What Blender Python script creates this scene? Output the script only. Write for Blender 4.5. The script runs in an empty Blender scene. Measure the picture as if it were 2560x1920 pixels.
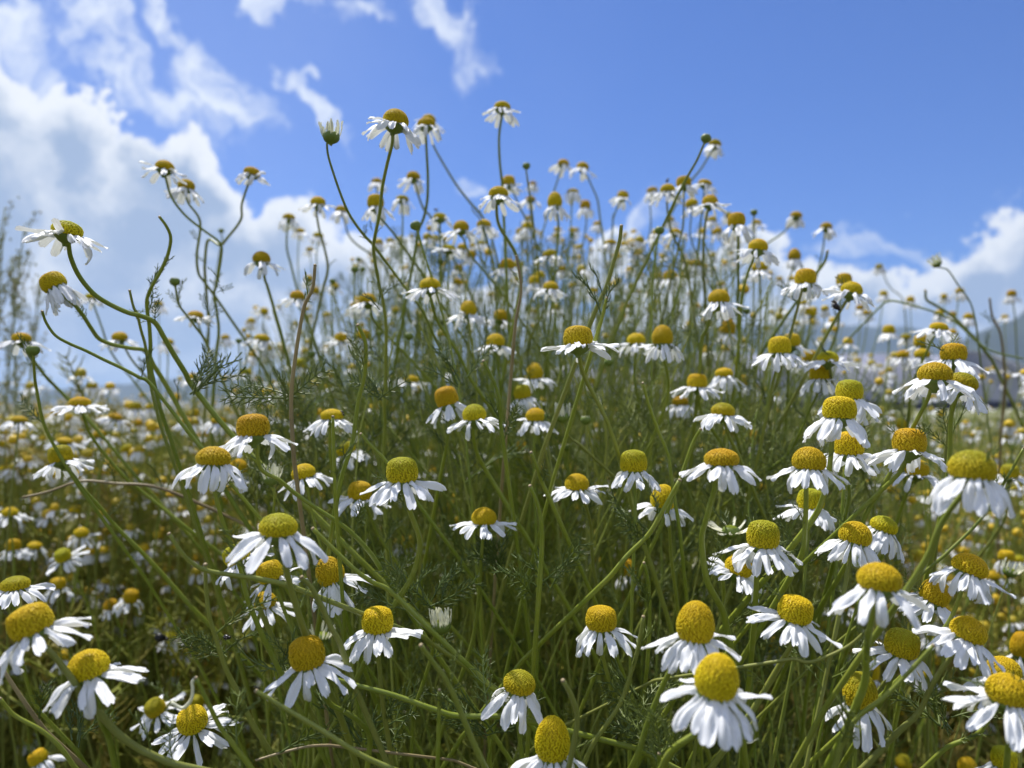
import bpy, math, random
import numpy as np
from mathutils import Vector, Matrix, Quaternion
R = math.radians
random.seed(7)
rng = np.random.default_rng(7)
SC = bpy.context.scene
COL = SC.collection

# ------------------------------------------------------------------ camera
FPX = 1934.0                      # focal length in photo pixels (2560 wide)
HORIZON = 1020.0                  # photo row of the horizon
CAM_H = 0.50
PITCH = math.atan((HORIZON - 960) / FPX)
cam_d = bpy.data.cameras.new('camera')
cam_d.sensor_width = 36.0
cam_d.lens = 36.0 * FPX / 2560.0
cam_d.clip_start = 0.01
cam_d.clip_end = 20000
cam = bpy.data.objects.new('camera', cam_d)
COL.objects.link(cam)
cam.location = (0, 0, CAM_H)
cam.rotation_euler = (R(90) + PITCH, 0, 0)
SC.camera = cam
cam_d.dof.use_dof = True
cam_d.dof.focus_distance = 0.232
cam_d.dof.aperture_fstop = 14.0
cam_d.dof.aperture_blades = 0
CP, SP = math.cos(PITCH), math.sin(PITCH)
def at(x, y, d):
    u = (x - 1280) / FPX * d; v = (960 - y) / FPX * d
    return Vector((u, d * CP - v * SP, CAM_H + d * SP + v * CP))
def azel(x, y):
    p = at(x, y, 1.0) - Vector((0, 0, CAM_H)); p.normalize()
    return math.atan2(p.x, p.y), math.asin(p.z)

# ------------------------------------------------------------------ light
SUN_EL, SUN_AZ = 63.0, -38.0      # azimuth: degrees right of the view direction
sd = bpy.data.lights.new('sun', 'SUN'); sd.energy = 4.2; sd.angle = R(0.5)
sd.color = (1.0, 0.955, 0.88)
so = bpy.data.objects.new('sun', sd); COL.objects.link(so)
sv = Vector((math.sin(R(SUN_AZ)) * math.cos(R(SUN_EL)), math.cos(R(SUN_AZ)) * math.cos(R(SUN_EL)), math.sin(R(SUN_EL))))
so.rotation_euler = sv.to_track_quat('Z', 'Y').to_euler()
SC.view_settings.view_transform = 'Standard'
SC.view_settings.look = 'None'
SC.view_settings.exposure = 0.62
SC.view_settings.gamma = 1.0
SC.render.film_transparent = False
try:
    SC.cycles.max_bounces = 8; SC.cycles.diffuse_bounces = 4; SC.cycles.transmission_bounces = 4
    SC.cycles.caustics_reflective = False; SC.cycles.caustics_refractive = False
except Exception: pass

W = bpy.data.worlds.new('World'); SC.world = W; W.use_nodes = True
wt = W.node_tree; wt.nodes.clear()
def N(t, ty, **kw):
    n = t.nodes.new(ty)
    for k, v in kw.items(): setattr(n, k, v)
    return n
def setin(n, i, v):
    s = n.inputs[i]
    if hasattr(v, 'is_output') or isinstance(v, bpy.types.NodeSocket): n.id_data.links.new(v, s)
    else: s.default_value = v
def MA(t, op, a, b=0.0, c=None, clamp=False):
    n = N(t, 'ShaderNodeMath', operation=op, use_clamp=clamp)
    setin(n, 0, a); setin(n, 1, b)
    if c is not None: setin(n, 2, c)
    return n.outputs[0]
def VM(t, op, a, b=None, out=0, scale=None):
    n = N(t, 'ShaderNodeVectorMath', operation=op)
    setin(n, 0, a)
    if b is not None: setin(n, 1, b)
    if scale is not None: setin(n, 3, scale)
    return n.outputs[out]
def MR(t, v, a, b, c=0.0, d=1.0, smooth=True):
    n = N(t, 'ShaderNodeMapRange', interpolation_type='SMOOTHSTEP' if smooth else 'LINEAR')
    setin(n, 0, v); setin(n, 1, a); setin(n, 2, b); setin(n, 3, c); setin(n, 4, d)
    return n.outputs[0]
def MIX(t, f, a, b):
    n = N(t, 'ShaderNodeMix', data_type='RGBA')
    setin(n, 0, f); setin(n, 6, a); setin(n, 7, b)
    return n.outputs[2]
sky = N(wt, 'ShaderNodeTexSky', sky_type='NISHITA')
sky.sun_disc = False; sky.sun_elevation = R(SUN_EL); sky.sun_rotation = R(SUN_AZ)
sky.altitude = 300; sky.air_density = 1.0; sky.dust_density = 0.6; sky.ozone_density = 2.2
tc = N(wt, 'ShaderNodeTexCoord')
sep = N(wt, 'ShaderNodeSeparateXYZ'); wt.links.new(tc.outputs['Generated'], sep.inputs[0])
az = MA(wt, 'ARCTAN2', sep.outputs[0], sep.outputs[1])
el = MA(wt, 'ARCSINE', sep.outputs[2])
cmb = N(wt, 'ShaderNodeCombineXYZ'); wt.links.new(az, cmb.inputs[0]); wt.links.new(el, cmb.inputs[1])
P0 = cmb.outputs[0]
def noise(t, vec, scale, detail=4, rough=0.55, dist=0.0, dim='3D'):
    n = N(t, 'ShaderNodeTexNoise', noise_dimensions=dim)
    setin(n, 'Vector', vec); n.inputs['Scale'].default_value = scale
    n.inputs['Detail'].default_value = detail; n.inputs['Roughness'].default_value = rough
    n.inputs['Distortion'].default_value = dist
    return n
nw = noise(wt, P0, 7.0, 5, 0.6, dim='2D')
warp = VM(wt, 'SCALE', VM(wt, 'SUBTRACT', nw.outputs['Color'], (0.5, 0.5, 0.5)), scale=0.15)
P1 = VM(wt, 'ADD', P0, warp)
def blob(x, y, rx, ry, rot=0, amp=1.0):
    a, e = azel(x, y)
    v = VM(wt, 'SUBTRACT', P1, (a, e, 0))
    if rot:
        vr = N(wt, 'ShaderNodeVectorRotate', rotation_type='Z_AXIS'); setin(vr, 0, v); vr.inputs['Angle'].default_value = R(-rot); v = vr.outputs[0]
    v = VM(wt, 'MULTIPLY', v, (FPX / rx, FPX / ry, 0))
    return MA(wt, 'MULTIPLY', MA(wt, 'SUBTRACT', 1.0, VM(wt, 'LENGTH', v, out=1)), amp)
def field(bl):
    f = None
    for b in bl:
        s = blob(*b)
        if f is None: f = s
        else:
            n = N(wt, 'ShaderNodeMath', operation='SMOOTH_MAX'); setin(n, 0, f); setin(n, 1, s); n.inputs[2].default_value = 0.12
            f = n.outputs[0]
    return f
CUM = [(-80,290,190,190),(-40,560,330,300),(190,400,160,160),(330,620,330,250),(430,490,160,130),(300,820,560,240),
       (560,630,170,160),(700,700,200,190),(820,760,230,170),(960,830,300,150),(1130,850,320,110),(1400,860,420,150),
       (1510,640,120,60,40),(1960,650,85,75),(1880,760,260,110),(2090,800,230,80),(2230,800,160,75),(2330,760,130,90),(2460,710,160,130),(2590,680,150,180),(2350,860,420,110),
       (-500,500,400,350),(3100,600,500,200),(1300,1000,2600,110)]
WSP = [(215,85,130,80,-20),(330,190,190,80,-42),(470,300,110,85,-20),(575,235,170,70,-48),(790,290,120,32,-22),
       (1130,60,190,75,-50),(680,30,38,95),(850,45,190,50),(15,50,110,90),(95,150,150,50,-40),(420,60,120,40,-20),(1175,455,70,42,-25),(2190,635,140,40),(1620,545,130,50,38)]
fc = field(CUM); fw = field(WSP)
def cn(vec, sc, det, rough, amp):      # centred noise stretched to about +-1
    return MA(wt, 'MULTIPLY', MA(wt, 'SUBTRACT', noise(wt, vec, sc, det, rough, dim='2D').outputs[0], 0.5), 4.0 * amp)
def puff(scale):
    v = N(wt, 'ShaderNodeTexVoronoi', feature='F1', voronoi_dimensions='2D'); setin(v, 'Vector', P1); v.inputs['Scale'].default_value = scale
    return MA(wt, 'SUBTRACT', 0.42, v.outputs['Distance'])
pf = MA(wt, 'ADD', MA(wt, 'MULTIPLY', puff(13.0), 0.42), MA(wt, 'MULTIPLY', puff(34.0), 0.20))
gc = MA(wt, 'ADD', MA(wt, 'ADD', fc, pf), MA(wt, 'ADD', cn(P0, 10.0, 8, 0.6, 0.07), cn(P0, 45.0, 5, 0.6, 0.05)))
ac = MR(wt, gc, 0.0, 0.15)
fw = MA(wt, 'MINIMUM', fw, 0.5)
gw = MA(wt, 'ADD', fw, MA(wt, 'ADD', cn(P1, 15.0, 8, 0.6, 0.46), cn(P0, 6.0, 3, 0.5, 0.18)))
aw = MA(wt, 'MULTIPLY', MR(wt, gw, 0.02, 1.05), MR(wt, fw, -0.05, 0.3))
veil = MA(wt, 'MULTIPLY', MR(wt, MA(wt, 'ADD', az, cn(P0, 3.0, 5, 0.6, 0.12)), 0.15, -0.75), 0.14)
# unseen broken cloud added overhead and behind the viewer to fill-light the petals
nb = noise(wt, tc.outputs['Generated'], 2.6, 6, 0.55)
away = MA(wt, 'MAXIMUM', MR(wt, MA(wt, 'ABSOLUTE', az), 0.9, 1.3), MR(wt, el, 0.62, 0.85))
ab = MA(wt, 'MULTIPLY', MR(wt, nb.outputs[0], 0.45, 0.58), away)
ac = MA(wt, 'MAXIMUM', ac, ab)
# sunlit rims and puffs white, thick cloud middles blue grey
core = MR(wt, MA(wt, 'ADD', MA(wt, 'SUBTRACT', gc, MA(wt, 'MULTIPLY', pf, 0.7)), MA(wt, 'ADD', cn(P0, 4.0, 6, 0.6, 0.14), cn(P1, 16.0, 6, 0.6, 0.14))), 0.16, 0.85)
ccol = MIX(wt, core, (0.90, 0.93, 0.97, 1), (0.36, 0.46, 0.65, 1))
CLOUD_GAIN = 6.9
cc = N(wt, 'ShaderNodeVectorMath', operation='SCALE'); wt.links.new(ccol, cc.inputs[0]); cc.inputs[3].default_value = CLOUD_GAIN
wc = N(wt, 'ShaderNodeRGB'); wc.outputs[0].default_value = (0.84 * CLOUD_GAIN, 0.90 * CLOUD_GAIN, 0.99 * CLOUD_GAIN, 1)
skc = N(wt, 'ShaderNodeVectorMath', operation='MULTIPLY'); wt.links.new(sky.outputs[0], skc.inputs[0]); skc.inputs[1].default_value = (0.32, 0.49, 0.87)
c0 = MIX(wt, veil, skc.outputs[0], wc.outputs[0])
c1 = MIX(wt, aw, c0, wc.outputs[0])
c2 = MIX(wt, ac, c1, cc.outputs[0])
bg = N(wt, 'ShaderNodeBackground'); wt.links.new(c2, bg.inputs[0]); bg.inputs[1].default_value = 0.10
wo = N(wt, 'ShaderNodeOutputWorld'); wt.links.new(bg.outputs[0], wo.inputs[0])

# ------------------------------------------------------------------ materials
def mat(name):
    m = bpy.data.materials.new(name); m.use_nodes = True
    t = m.node_tree; t.nodes.clear()
    o = N(t, 'ShaderNodeOutputMaterial')
    return m, t, o
def attr(t, name):
    a = N(t, 'ShaderNodeAttribute', attribute_name=name); return a.outputs['Fac']
def objrand(t):
    return N(t, 'ShaderNodeObjectInfo').outputs['Random']
def objpos(t):
    return N(t, 'ShaderNodeTexCoord').outputs['Object']
def worldpos(t):
    return N(t, 'ShaderNodeNewGeometry').outputs['Position']
def leafy(t, o, col, trans=0.3, rough=0.45, tcol=None, bump=None, spec=0.4):
    p = N(t, 'ShaderNodeBsdfPrincipled'); setin(p, 'Base Color', col)
    p.inputs['Roughness'].default_value = rough; p.inputs['Specular IOR Level'].default_value = spec
    if bump is not None: t.links.new(bump, p.inputs['Normal'])
    if trans > 0:
        tr = N(t, 'ShaderNodeBsdfTranslucent'); setin(tr, 0, tcol if tcol is not None else col)
        mx = N(t, 'ShaderNodeMixShader'); mx.inputs[0].default_value = trans
        t.links.new(p.outputs[0], mx.inputs[1]); t.links.new(tr.outputs[0], mx.inputs[2])
        t.links.new(mx.outputs[0], o.inputs[0])
    else: t.links.new(p.outputs[0], o.inputs[0])
M = {}
# petals
m, t, o = mat('white_petal')
n = noise(t, objpos(t), 3.0, 3)
col = MIX(t, n.outputs[0], (0.76, 0.78, 0.83, 1), (0.86, 0.87, 0.89, 1))
leafy(t, o, col, 0.22, 0.5, (0.84, 0.86, 0.84, 1), spec=0.3); M['petal'] = m
m, t, o = mat('young_ray'); leafy(t, o, (0.80, 0.80, 0.62, 1), 0.25, 0.5); M['ray'] = m
# discs
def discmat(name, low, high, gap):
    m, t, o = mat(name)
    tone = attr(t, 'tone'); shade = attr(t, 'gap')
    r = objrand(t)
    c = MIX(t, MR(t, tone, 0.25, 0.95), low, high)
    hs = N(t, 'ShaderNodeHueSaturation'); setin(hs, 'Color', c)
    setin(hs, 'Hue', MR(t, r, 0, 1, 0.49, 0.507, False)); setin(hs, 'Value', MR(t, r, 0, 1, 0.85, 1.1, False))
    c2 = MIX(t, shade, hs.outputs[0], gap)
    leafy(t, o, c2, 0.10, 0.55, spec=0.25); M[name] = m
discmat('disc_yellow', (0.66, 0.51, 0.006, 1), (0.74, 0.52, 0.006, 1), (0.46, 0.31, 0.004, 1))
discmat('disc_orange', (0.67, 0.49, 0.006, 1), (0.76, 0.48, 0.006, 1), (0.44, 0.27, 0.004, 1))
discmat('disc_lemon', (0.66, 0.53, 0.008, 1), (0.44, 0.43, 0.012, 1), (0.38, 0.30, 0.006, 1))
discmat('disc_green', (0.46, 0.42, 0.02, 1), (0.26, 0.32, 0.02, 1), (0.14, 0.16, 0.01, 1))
# stems
m, t, o = mat('stem_green')
n = noise(t, worldpos(t), 22.0, 3); n2_ = noise(t, worldpos(t), 300.0, 2)
c = MIX(t, MR(t, n.outputs[0], 0.35, 0.65), (0.19, 0.25, 0.022, 1), (0.28, 0.33, 0.035, 1))
c = MIX(t, MA(t, 'MULTIPLY', MR(t, objrand(t), 0.5, 1.0), 0.55), c, (0.26, 0.25, 0.09, 1))
c = MIX(t, MR(t, n2_.outputs[0], 0.35, 0.75, 0, 0.35), c, (0.30, 0.34, 0.10, 1))
leafy(t, o, c, 0.12, 0.42, spec=0.45); M['stem'] = m
m, t, o = mat('stem_brown')
n = noise(t, worldpos(t), 40.0, 4)
c = MIX(t, MR(t, n.outputs[0], 0.3, 0.7), (0.20, 0.15, 0.08, 1), (0.34, 0.27, 0.14, 1))
leafy(t, o, c, 0.0, 0.5); M['brown'] = m
m, t, o = mat('feathery_leaf')
n = noise(t, worldpos(t), 9.0, 3)
c = MIX(t, MR(t, n.outputs[0], 0.35, 0.65), (0.11, 0.16, 0.035, 1), (0.20, 0.25, 0.055, 1))
c = MIX(t, MR(t, attr(t, 'tone'), 0.55, 1.0), c, (0.30, 0.33, 0.06, 1))
leafy(t, o, c, 0.30, 0.38, spec=0.5); M['leaf'] = m
m, t, o = mat('undergrowth_stem')
c = MIX(t, attr(t, 'tone'), (0.18, 0.24, 0.03, 1), (0.38, 0.40, 0.07, 1))
leafy(t, o, c, 0.15, 0.45, spec=0.4); M['ustem'] = m
m, t, o = mat('field_leaf')
n = noise(t, worldpos(t), 2.2, 4)
c = MIX(t, MR(t, n.outputs[0], 0.3, 0.7), (0.20, 0.25, 0.035, 1), (0.42, 0.41, 0.07, 1))
c = MIX(t, MR(t, attr(t, 'tone'), 0.6, 1.0), c, (0.42, 0.34, 0.09, 1))
leafy(t, o, c, 0.35, 0.5); M['fleaf'] = m
m, t, o = mat('field_disc'); leafy(t, o, MIX(t, attr(t, 'tone'), (0.70, 0.46, 0.01, 1), (0.42, 0.34, 0.02, 1)), 0.1, 0.6); M['fdisc'] = m
m, t, o = mat('bract_green'); leafy(t, o, (0.15, 0.21, 0.035, 1), 0.12, 0.5); M['bract'] = m
m, t, o = mat('soil_green')
n = noise(t, worldpos(t), 3.0, 6); n_b = noise(t, worldpos(t), 60.0, 4)
c = MIX(t, MR(t, n.outputs[0], 0.3, 0.7), (0.035, 0.045, 0.012, 1), (0.085, 0.085, 0.028, 1))
c = MIX(t, MR(t, n_b.outputs[0], 0.45, 0.7), c, (0.12, 0.09, 0.045, 1))
leafy(t, o, c, 0, 0.9); M['soil'] = m
m, t, o = mat('hill_forest')
n = noise(t, worldpos(t), 0.012, 8, 0.6); 
c = MIX(t, MR(t, n.outputs[0], 0.35, 0.65), (0.012, 0.022, 0.020, 1), (0.028, 0.042, 0.030, 1))
leafy(t, o, c, 0, 0.9); M['hill'] = m
m, t, o = mat('canopy')
n = noise(t, worldpos(t), 1.2, 6); n_b = noise(t, worldpos(t), 14.0, 5, 0.7)
c = MIX(t, MR(t, n.outputs[0], 0.3, 0.7), (0.08, 0.10, 0.028, 1), (0.14, 0.14, 0.035, 1))
c = MIX(t, MR(t, n_b.outputs[0], 0.54, 0.62), c, (0.60, 0.60, 0.58, 1))
leafy(t, o, c, 0, 0.9); M['canopy'] = m
m, t, o = mat('tunnel_plastic')
n = noise(t, worldpos(t), 0.9, 4, 0.6)
c = MIX(t, MR(t, n.outputs[0], 0.3, 0.7), (0.26, 0.27, 0.36, 1), (0.50, 0.50, 0.56, 1))
leafy(t, o, c, 0.2, 0.35, spec=0.5); M['plastic'] = m
m, t, o = mat('skirt_cloth'); leafy(t, o, (0.035, 0.04, 0.08, 1), 0, 0.6); M['skirt'] = m
m, t, o = mat('tunnel_metal'); leafy(t, o, (0.25, 0.26, 0.28, 1), 0, 0.4); M['metal'] = m
m, t, o = mat('dark_chitin'); leafy(t, o, (0.012, 0.010, 0.010, 1), 0, 0.3); M['bug'] = m
m, t, o = mat('bug_wing'); leafy(t, o, (0.10, 0.09, 0.08, 1), 0.3, 0.2); M['wing'] = m
m, t, o = mat('weed_green')
c = MIX(t, attr(t, 'tone'), (0.30, 0.35, 0.16, 1), (0.48, 0.42, 0.24, 1)); leafy(t, o, c, 0.2, 0.6); M['weed'] = m

# ------------------------------------------------------------------ mesh helpers (all quads)
def mesh_quads(name, V, Q, mats, tone=None, gap=None, mi=None, smooth=True):
    V = np.asarray(V, np.float32).reshape(-1, 3); Q = np.asarray(Q, np.int32).reshape(-1, 4)
    me = bpy.data.meshes.new(name)
    me.vertices.add(len(V)); me.vertices.foreach_set('co', V.ravel())
    me.loops.add(Q.size); me.loops.foreach_set('vertex_index', Q.ravel())
    me.polygons.add(len(Q)); me.polygons.foreach_set('loop_start', np.arange(0, Q.size, 4, dtype=np.int32))
    if mi is not None: me.polygons.foreach_set('material_index', np.asarray(mi, np.int32))
    me.polygons.foreach_set('use_smooth', np.full(len(Q), smooth))
    for mm in (mats if isinstance(mats, (list, tuple)) else [mats]): me.materials.append(mm)
    for nm, arr in (('tone', tone), ('gap', gap)):
        if arr is not None:
            a = me.attributes.new(nm, 'FLOAT', 'POINT'); a.data.foreach_set('value', np.asarray(arr, np.float32))
    me.update(calc_edges=True)
    return me
class Acc:
    def __init__(s): s.V = []; s.Q = []; s.T = []; s.G = []; s.MI = []; s.n = 0
    def add(s, V, Q, tone=0.0, gap=0.0, mi=0):
        V = np.asarray(V, float).reshape(-1, 3); Q = np.asarray(Q, int).reshape(-1, 4)
        s.V.append(V); s.Q.append(Q + s.n); s.n += len(V)
        s.T.append(np.broadcast_to(np.asarray(tone, float), (len(V),)))
        s.G.append(np.broadcast_to(np.asarray(gap, float), (len(V),)))
        s.MI.append(np.full(len(Q), mi))
    def mesh(s, name, mats, smooth=True):
        return mesh_quads(name, np.concatenate(s.V), np.concatenate(s.Q), mats, np.concatenate(s.T), np.concatenate(s.G), np.concatenate(s.MI), smooth)
def obj(name, me, parent=None, mtx=None, loc=None):
    o = bpy.data.objects.new(name, me); COL.objects.link(o)
    if parent is not None: o.parent = parent
    if mtx is not None: o.matrix_basis = mtx
    elif loc is not None: o.location = loc
    return o
def tag(o, label=None, cat=None, group=None, kind=None):
    if label: o['label'] = label
    if cat: o['category'] = cat
    if group: o['group'] = group
    if kind: o['kind'] = kind
    return o
def catmull(P, k):
    P = np.asarray(P, float)
    if len(P) < 3: P = np.array([P[0], P[0]*.5+P[-1]*.5, P[-1]])
    E = np.vstack([2 * P[0] - P[1], P, 2 * P[-1] - P[-2]])
    out = []
    for i in range(1, len(E) - 2):
        a, b, c, d = E[i - 1], E[i], E[i + 1], E[i + 2]
        for j in range(k):
            t = j / k
            out.append(0.5 * (2 * b + (c - a) * t + (2 * a - 5 * b + 4 * c - d) * t * t + (3 * b - a - 3 * c + d) * t ** 3))
    out.append(P[-1]); return np.array(out)
def tube(P, r, sides=8, ridge=0.0, cap=True):
    """tube along points P with radius r (scalar or array), parallel transported frame"""
    P = np.asarray(P, float); n = len(P)
    r = np.broadcast_to(np.asarray(r, float), (n,)).copy()
    T = np.gradient(P, axis=0); T /= np.linalg.norm(T, axis=1)[:, None] + 1e-12
    a = np.array([0, 1.0, 0]) if abs(T[0][1]) < 0.9 else np.array([1.0, 0, 0])
    U = np.cross(T[0], a); U /= np.linalg.norm(U)
    Us = [U]
    for i in range(1, n):
        U = U - T[i] * np.dot(U, T[i]); U /= np.linalg.norm(U) + 1e-12; Us.append(U)
    Us = np.array(Us); Vs = np.cross(T, Us)
    if cap:
        P = np.vstack([P, P[-1:]]); Us = np.vstack([Us, Us[-1:]]); Vs = np.vstack([Vs, Vs[-1:]]); r = np.append(r, r[-1] * 0.02); 
        P = np.vstack([P[:1], P]); Us = np.vstack([Us[:1], Us]); Vs = np.vstack([Vs[:1], Vs]); r = np.insert(r, 0, r[0] * 0.02); n += 2
    ang = np.arange(sides) * 2 * np.pi / sides
    rm = 1 + ridge * np.where(np.arange(sides) % 2 == 0, 1, -1)
    ring = (Us[:, None, :] * (np.cos(ang) * rm)[None, :, None] + Vs[:, None, :] * (np.sin(ang) * rm)[None, :, None]) * r[:, None, None] + P[:, None, :]
    V = ring.reshape(-1, 3)
    i = np.arange(n - 1)[:, None]; j = np.arange(sides)[None, :]; j2 = (j + 1) % sides
    Q = np.stack([i * sides + j, i * sides + j2, (i + 1) * sides + j2, (i + 1) * sides + j], -1).reshape(-1, 4)
    return V, Q
def revolve(prof, sides):
    prof = np.asarray(prof, float)
    ang = np.arange(sides) * 2 * np.pi / sides
    V = np.stack([prof[:, 0][:, None] * np.cos(ang), prof[:, 0][:, None] * np.sin(ang), np.repeat(prof[:, 1][:, None], sides, 1)], -1).reshape(-1, 3)
    n = len(prof); i = np.arange(n - 1)[:, None]; j = np.arange(sides)[None, :]; j2 = (j + 1) % sides
    Q = np.stack([i * sides + j, i * sides + j2, (i + 1) * sides + j2, (i + 1) * sides + j], -1).reshape(-1, 4)
    return V, Q

# ------------------------------------------------------------------ flower parts (unit: disc diameter = 1)
PROF = {'flat': [(0, .43), (.15, .49), (.4, .5), (.65, .45), (.85, .31), (.96, .14), (1, .01)],
        'dome': [(0, .42), (.15, .485), (.4, .5), (.65, .44), (.85, .31), (.96, .15), (1, .01)],
        'drum': [(0, .42), (.18, .49), (.5, .5), (.76, .455), (.9, .35), (.98, .17), (1, .01)],
        'egg': [(0, .40), (.12, .465), (.33, .5), (.58, .46), (.8, .35), (.94, .19), (1, .01)]}
def profile(kind, asp, n=40):
    P = catmull([(r, z * asp) for z, r in PROF[kind]], 8)
    return P
def make_disc(kind, asp, nfl, seed, lod):
    rr = np.random.default_rng(seed)
    P = profile(kind, asp)
    seg = np.linalg.norm(np.diff(P, axis=0), axis=1)
    area = np.concatenate([[0], np.cumsum(seg * (P[1:, 0] + P[:-1, 0]) * math.pi)])
    A = Acc()
    base = P.copy(); base[:, 0] *= 0.965; base[:, 1] = base[:, 1] * 0.975
    V, Q = revolve(np.vstack([[0.01, 0.0], base]), 20)
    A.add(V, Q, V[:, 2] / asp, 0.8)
    rf0 = math.sqrt(area[-1] / nfl / math.pi)
    sides = 6 if lod == 0 else 4
    for i in range(nfl):
        a = area[-1] * (i + 0.5) / nfl
        k = min(int(np.searchsorted(area, a)), len(P) - 1)
        f = (a - area[k - 1]) / (area[k] - area[k - 1] + 1e-9)
        p = P[k - 1] * (1 - f) + P[k] * f; tg = P[k] - P[k - 1]; tg /= np.linalg.norm(tg) + 1e-9
        th = i * 2.39996323 + rr.normal(0, 0.05)
        c, s = math.cos(th), math.sin(th)
        nr = np.array([tg[1], -tg[0]])            # outward normal in (r,z)
        n3d = np.array([nr[0] * c, nr[0] * s, nr[1]]); t3 = np.array([tg[0] * c, tg[0] * s, tg[1]]); b3 = np.cross(n3d, t3)
        h = p[1] / asp
        openf = (1.0 if h < 0.62 else 0.0) if rr.random() > 0.1 else rr.random()
        rad = rf0 * (1.02 if openf else 0.86) * rr.uniform(0.9, 1.08)
        ln = rf0 * (0.95 + rr.uniform(0, 0.55) * (h < .45) if openf else 0.6 + rr.uniform(0, 0.15))
        org = np.array([p[0] * c, p[0] * s, p[1]]) - n3d * rf0 * 0.35
        dirn = n3d + np.array([0, 0, 0.25]) * openf + rr.normal(0, 0.10, 3); dirn /= np.linalg.norm(dirn)
        ang = np.arange(sides) * 2 * np.pi / sides + rr.random() * 3
        rings = [(0.82, 0.0), (1.0 if openf else 0.95, 0.62), (0.72, 0.95), (0.12, 1.08 if not openf else 0.98)]
        VV = np.concatenate([org + dirn * ln * z + (t3[None] * np.cos(ang)[:, None] + b3[None] * np.sin(ang)[:, None]) * rad * q for q, z in rings])
        m_ = len(rings); ii = np.arange(m_ - 1)[:, None]; jj = np.arange(sides)[None, :]; j2 = (jj + 1) % sides
        QQ = np.stack([ii * sides + jj, ii * sides + j2, (ii + 1) * sides + j2, (ii + 1) * sides + jj], -1).reshape(-1, 4)
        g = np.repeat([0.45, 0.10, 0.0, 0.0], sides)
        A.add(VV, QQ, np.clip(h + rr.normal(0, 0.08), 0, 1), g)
    return A
DSPEC = {'flat': ('flat', .46), 'dome': ('dome', .62), 'drum': ('drum', .78), 'egg': ('egg', 1.0), 'tall': ('egg', 1.28)}
DISC = {}
def disc_mesh(kind, lod, mname, seed):
    key = (kind, lod, mname, seed)
    if key not in DISC:
        pk, asp = DSPEC[kind]
        nfl = int((760 if lod == 0 else 240) * (0.7 + asp * 0.55))
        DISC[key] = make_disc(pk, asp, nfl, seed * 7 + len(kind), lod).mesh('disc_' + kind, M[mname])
    return DISC[key]
def petal_geo(bend, width, twist, wave, seed, nl=9, nw=7, notch=0.06, fold=0.0):
    rr = np.random.default_rng(seed)
    V = np.zeros((nl, nw, 3)); x = z = 0.0; th = 0.0
    step = 1.0 / (nl - 1)
    ph = rr.uniform(0, 6)
    side = rr.normal(0, 0.05)
    for i in range(nl):
        t = i / (nl - 1)
        w = width * (0.34 + 0.66 * min(1, t / 0.38) ** 0.8) * (1.0 if t < 0.72 else math.sqrt(max(0.0, 1 - ((t - 0.72) / 0.40) ** 2)))
        th = -bend * (t ** 1.2)
        if i > 0: x += step * math.cos(th); z += step * math.sin(th)
        tw = twist * t
        for j in range(nw):
            s = (j / (nw - 1)) * 2 - 1
            yy = s * w / 2
            g = 0.028 * math.cos(s * math.pi * 2.0) * min(1, t * 3) - 0.045 * s * s * (1 + fold * 3)
            g += wave * 0.03 * math.sin(t * 7 + ph + s * 2)
            xx = 0.0
            if i == nl - 1: xx = -notch * (0.5 + 0.5 * math.cos(s * math.pi * 2.0)) + rr.normal(0, 0.012) - 0.06 * s * s
            dy = yy * math.cos(tw) - g * math.sin(tw); dz = yy * math.sin(tw) + g * math.cos(tw)
            V[i, j] = (x + xx * math.cos(th) - dz * math.sin(th), dy + side * t * t, z + dz * math.cos(th) + xx * math.sin(th))
    i = np.arange(nl - 1)[:, None]; j = np.arange(nw - 1)[None, :]
    Q = np.stack([i * nw + j, i * nw + j + 1, (i + 1) * nw + j + 1, (i + 1) * nw + j], -1).reshape(-1, 4)
    return V.reshape(-1, 3), Q
PET = []
for k, (b, wd, tw, wv, fo) in enumerate([(.05, .34, .1, 1, 0), (.25, .36, -.15, 1, 0), (.35, .30, .2, 1.5, .3), (.5, .36, .0, 1, 0), (.6, .33, -.2, 1.4, .2),
                                        (.8, .35, .15, 1, 0), (1.0, .34, -.1, 1, .3), (1.5, .33, .3, 1.5, .2), (-.25, .32, .1, 1, 0), (.45, .22, .6, 1.2, .8), (.3, .40, .0, .8, 0), (.7, .39, -.3, 1.6, .1)]):
    V, Q = petal_geo(b, wd, tw, wv, 100 + k, fold=fo, notch=random.choice([.03, .06, .1]))
    PET.append(mesh_quads('petal', V, Q, M['petal']))
RAY = []
for k in range(4):
    V, Q = petal_geo(random.uniform(-.7, -.2), .19, random.uniform(-.5, .5), 1, 200 + k, nl=7, nw=5, notch=0.02)
    RAY.append(mesh_quads('ray', V, Q, M['ray']))
def petal_places(n, droop, rr, bud=False):
    out = []
    ph = rr.uniform(0, 6.28)
    for i in range(n):
        if not bud and n > 8 and rr.random() < 0.10: continue
        a = ph + i * 2 * math.pi / n + rr.gauss(0, 0.09)
        d = droop + rr.gauss(0, 7.5)
        roll = rr.gauss(0, 9)
        L = rr.uniform(0.88, 1.10)
        if rr.random() < 0.07: d += rr.uniform(-35, 20)
        out.append((a, d, roll, L))
    return out
def petal_mtx(a, d, roll, L, wsc=1.0, r0=0.40, z0=0.02):
    return Matrix.Rotation(a, 4, 'Z') @ Matrix.Translation((r0, 0, z0)) @ Matrix.Rotation(R(d), 4, 'Y') @ Matrix.Rotation(R(roll), 4, 'X') @ Matrix.Diagonal((L, L * wsc, L, 1))
LOWP = [petal_geo(b, .36, .1, 1, 300 + i, nl=5, nw=4) for i, b in enumerate((.1, .4, .7, 1.0))]
RINGS = {}
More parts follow.
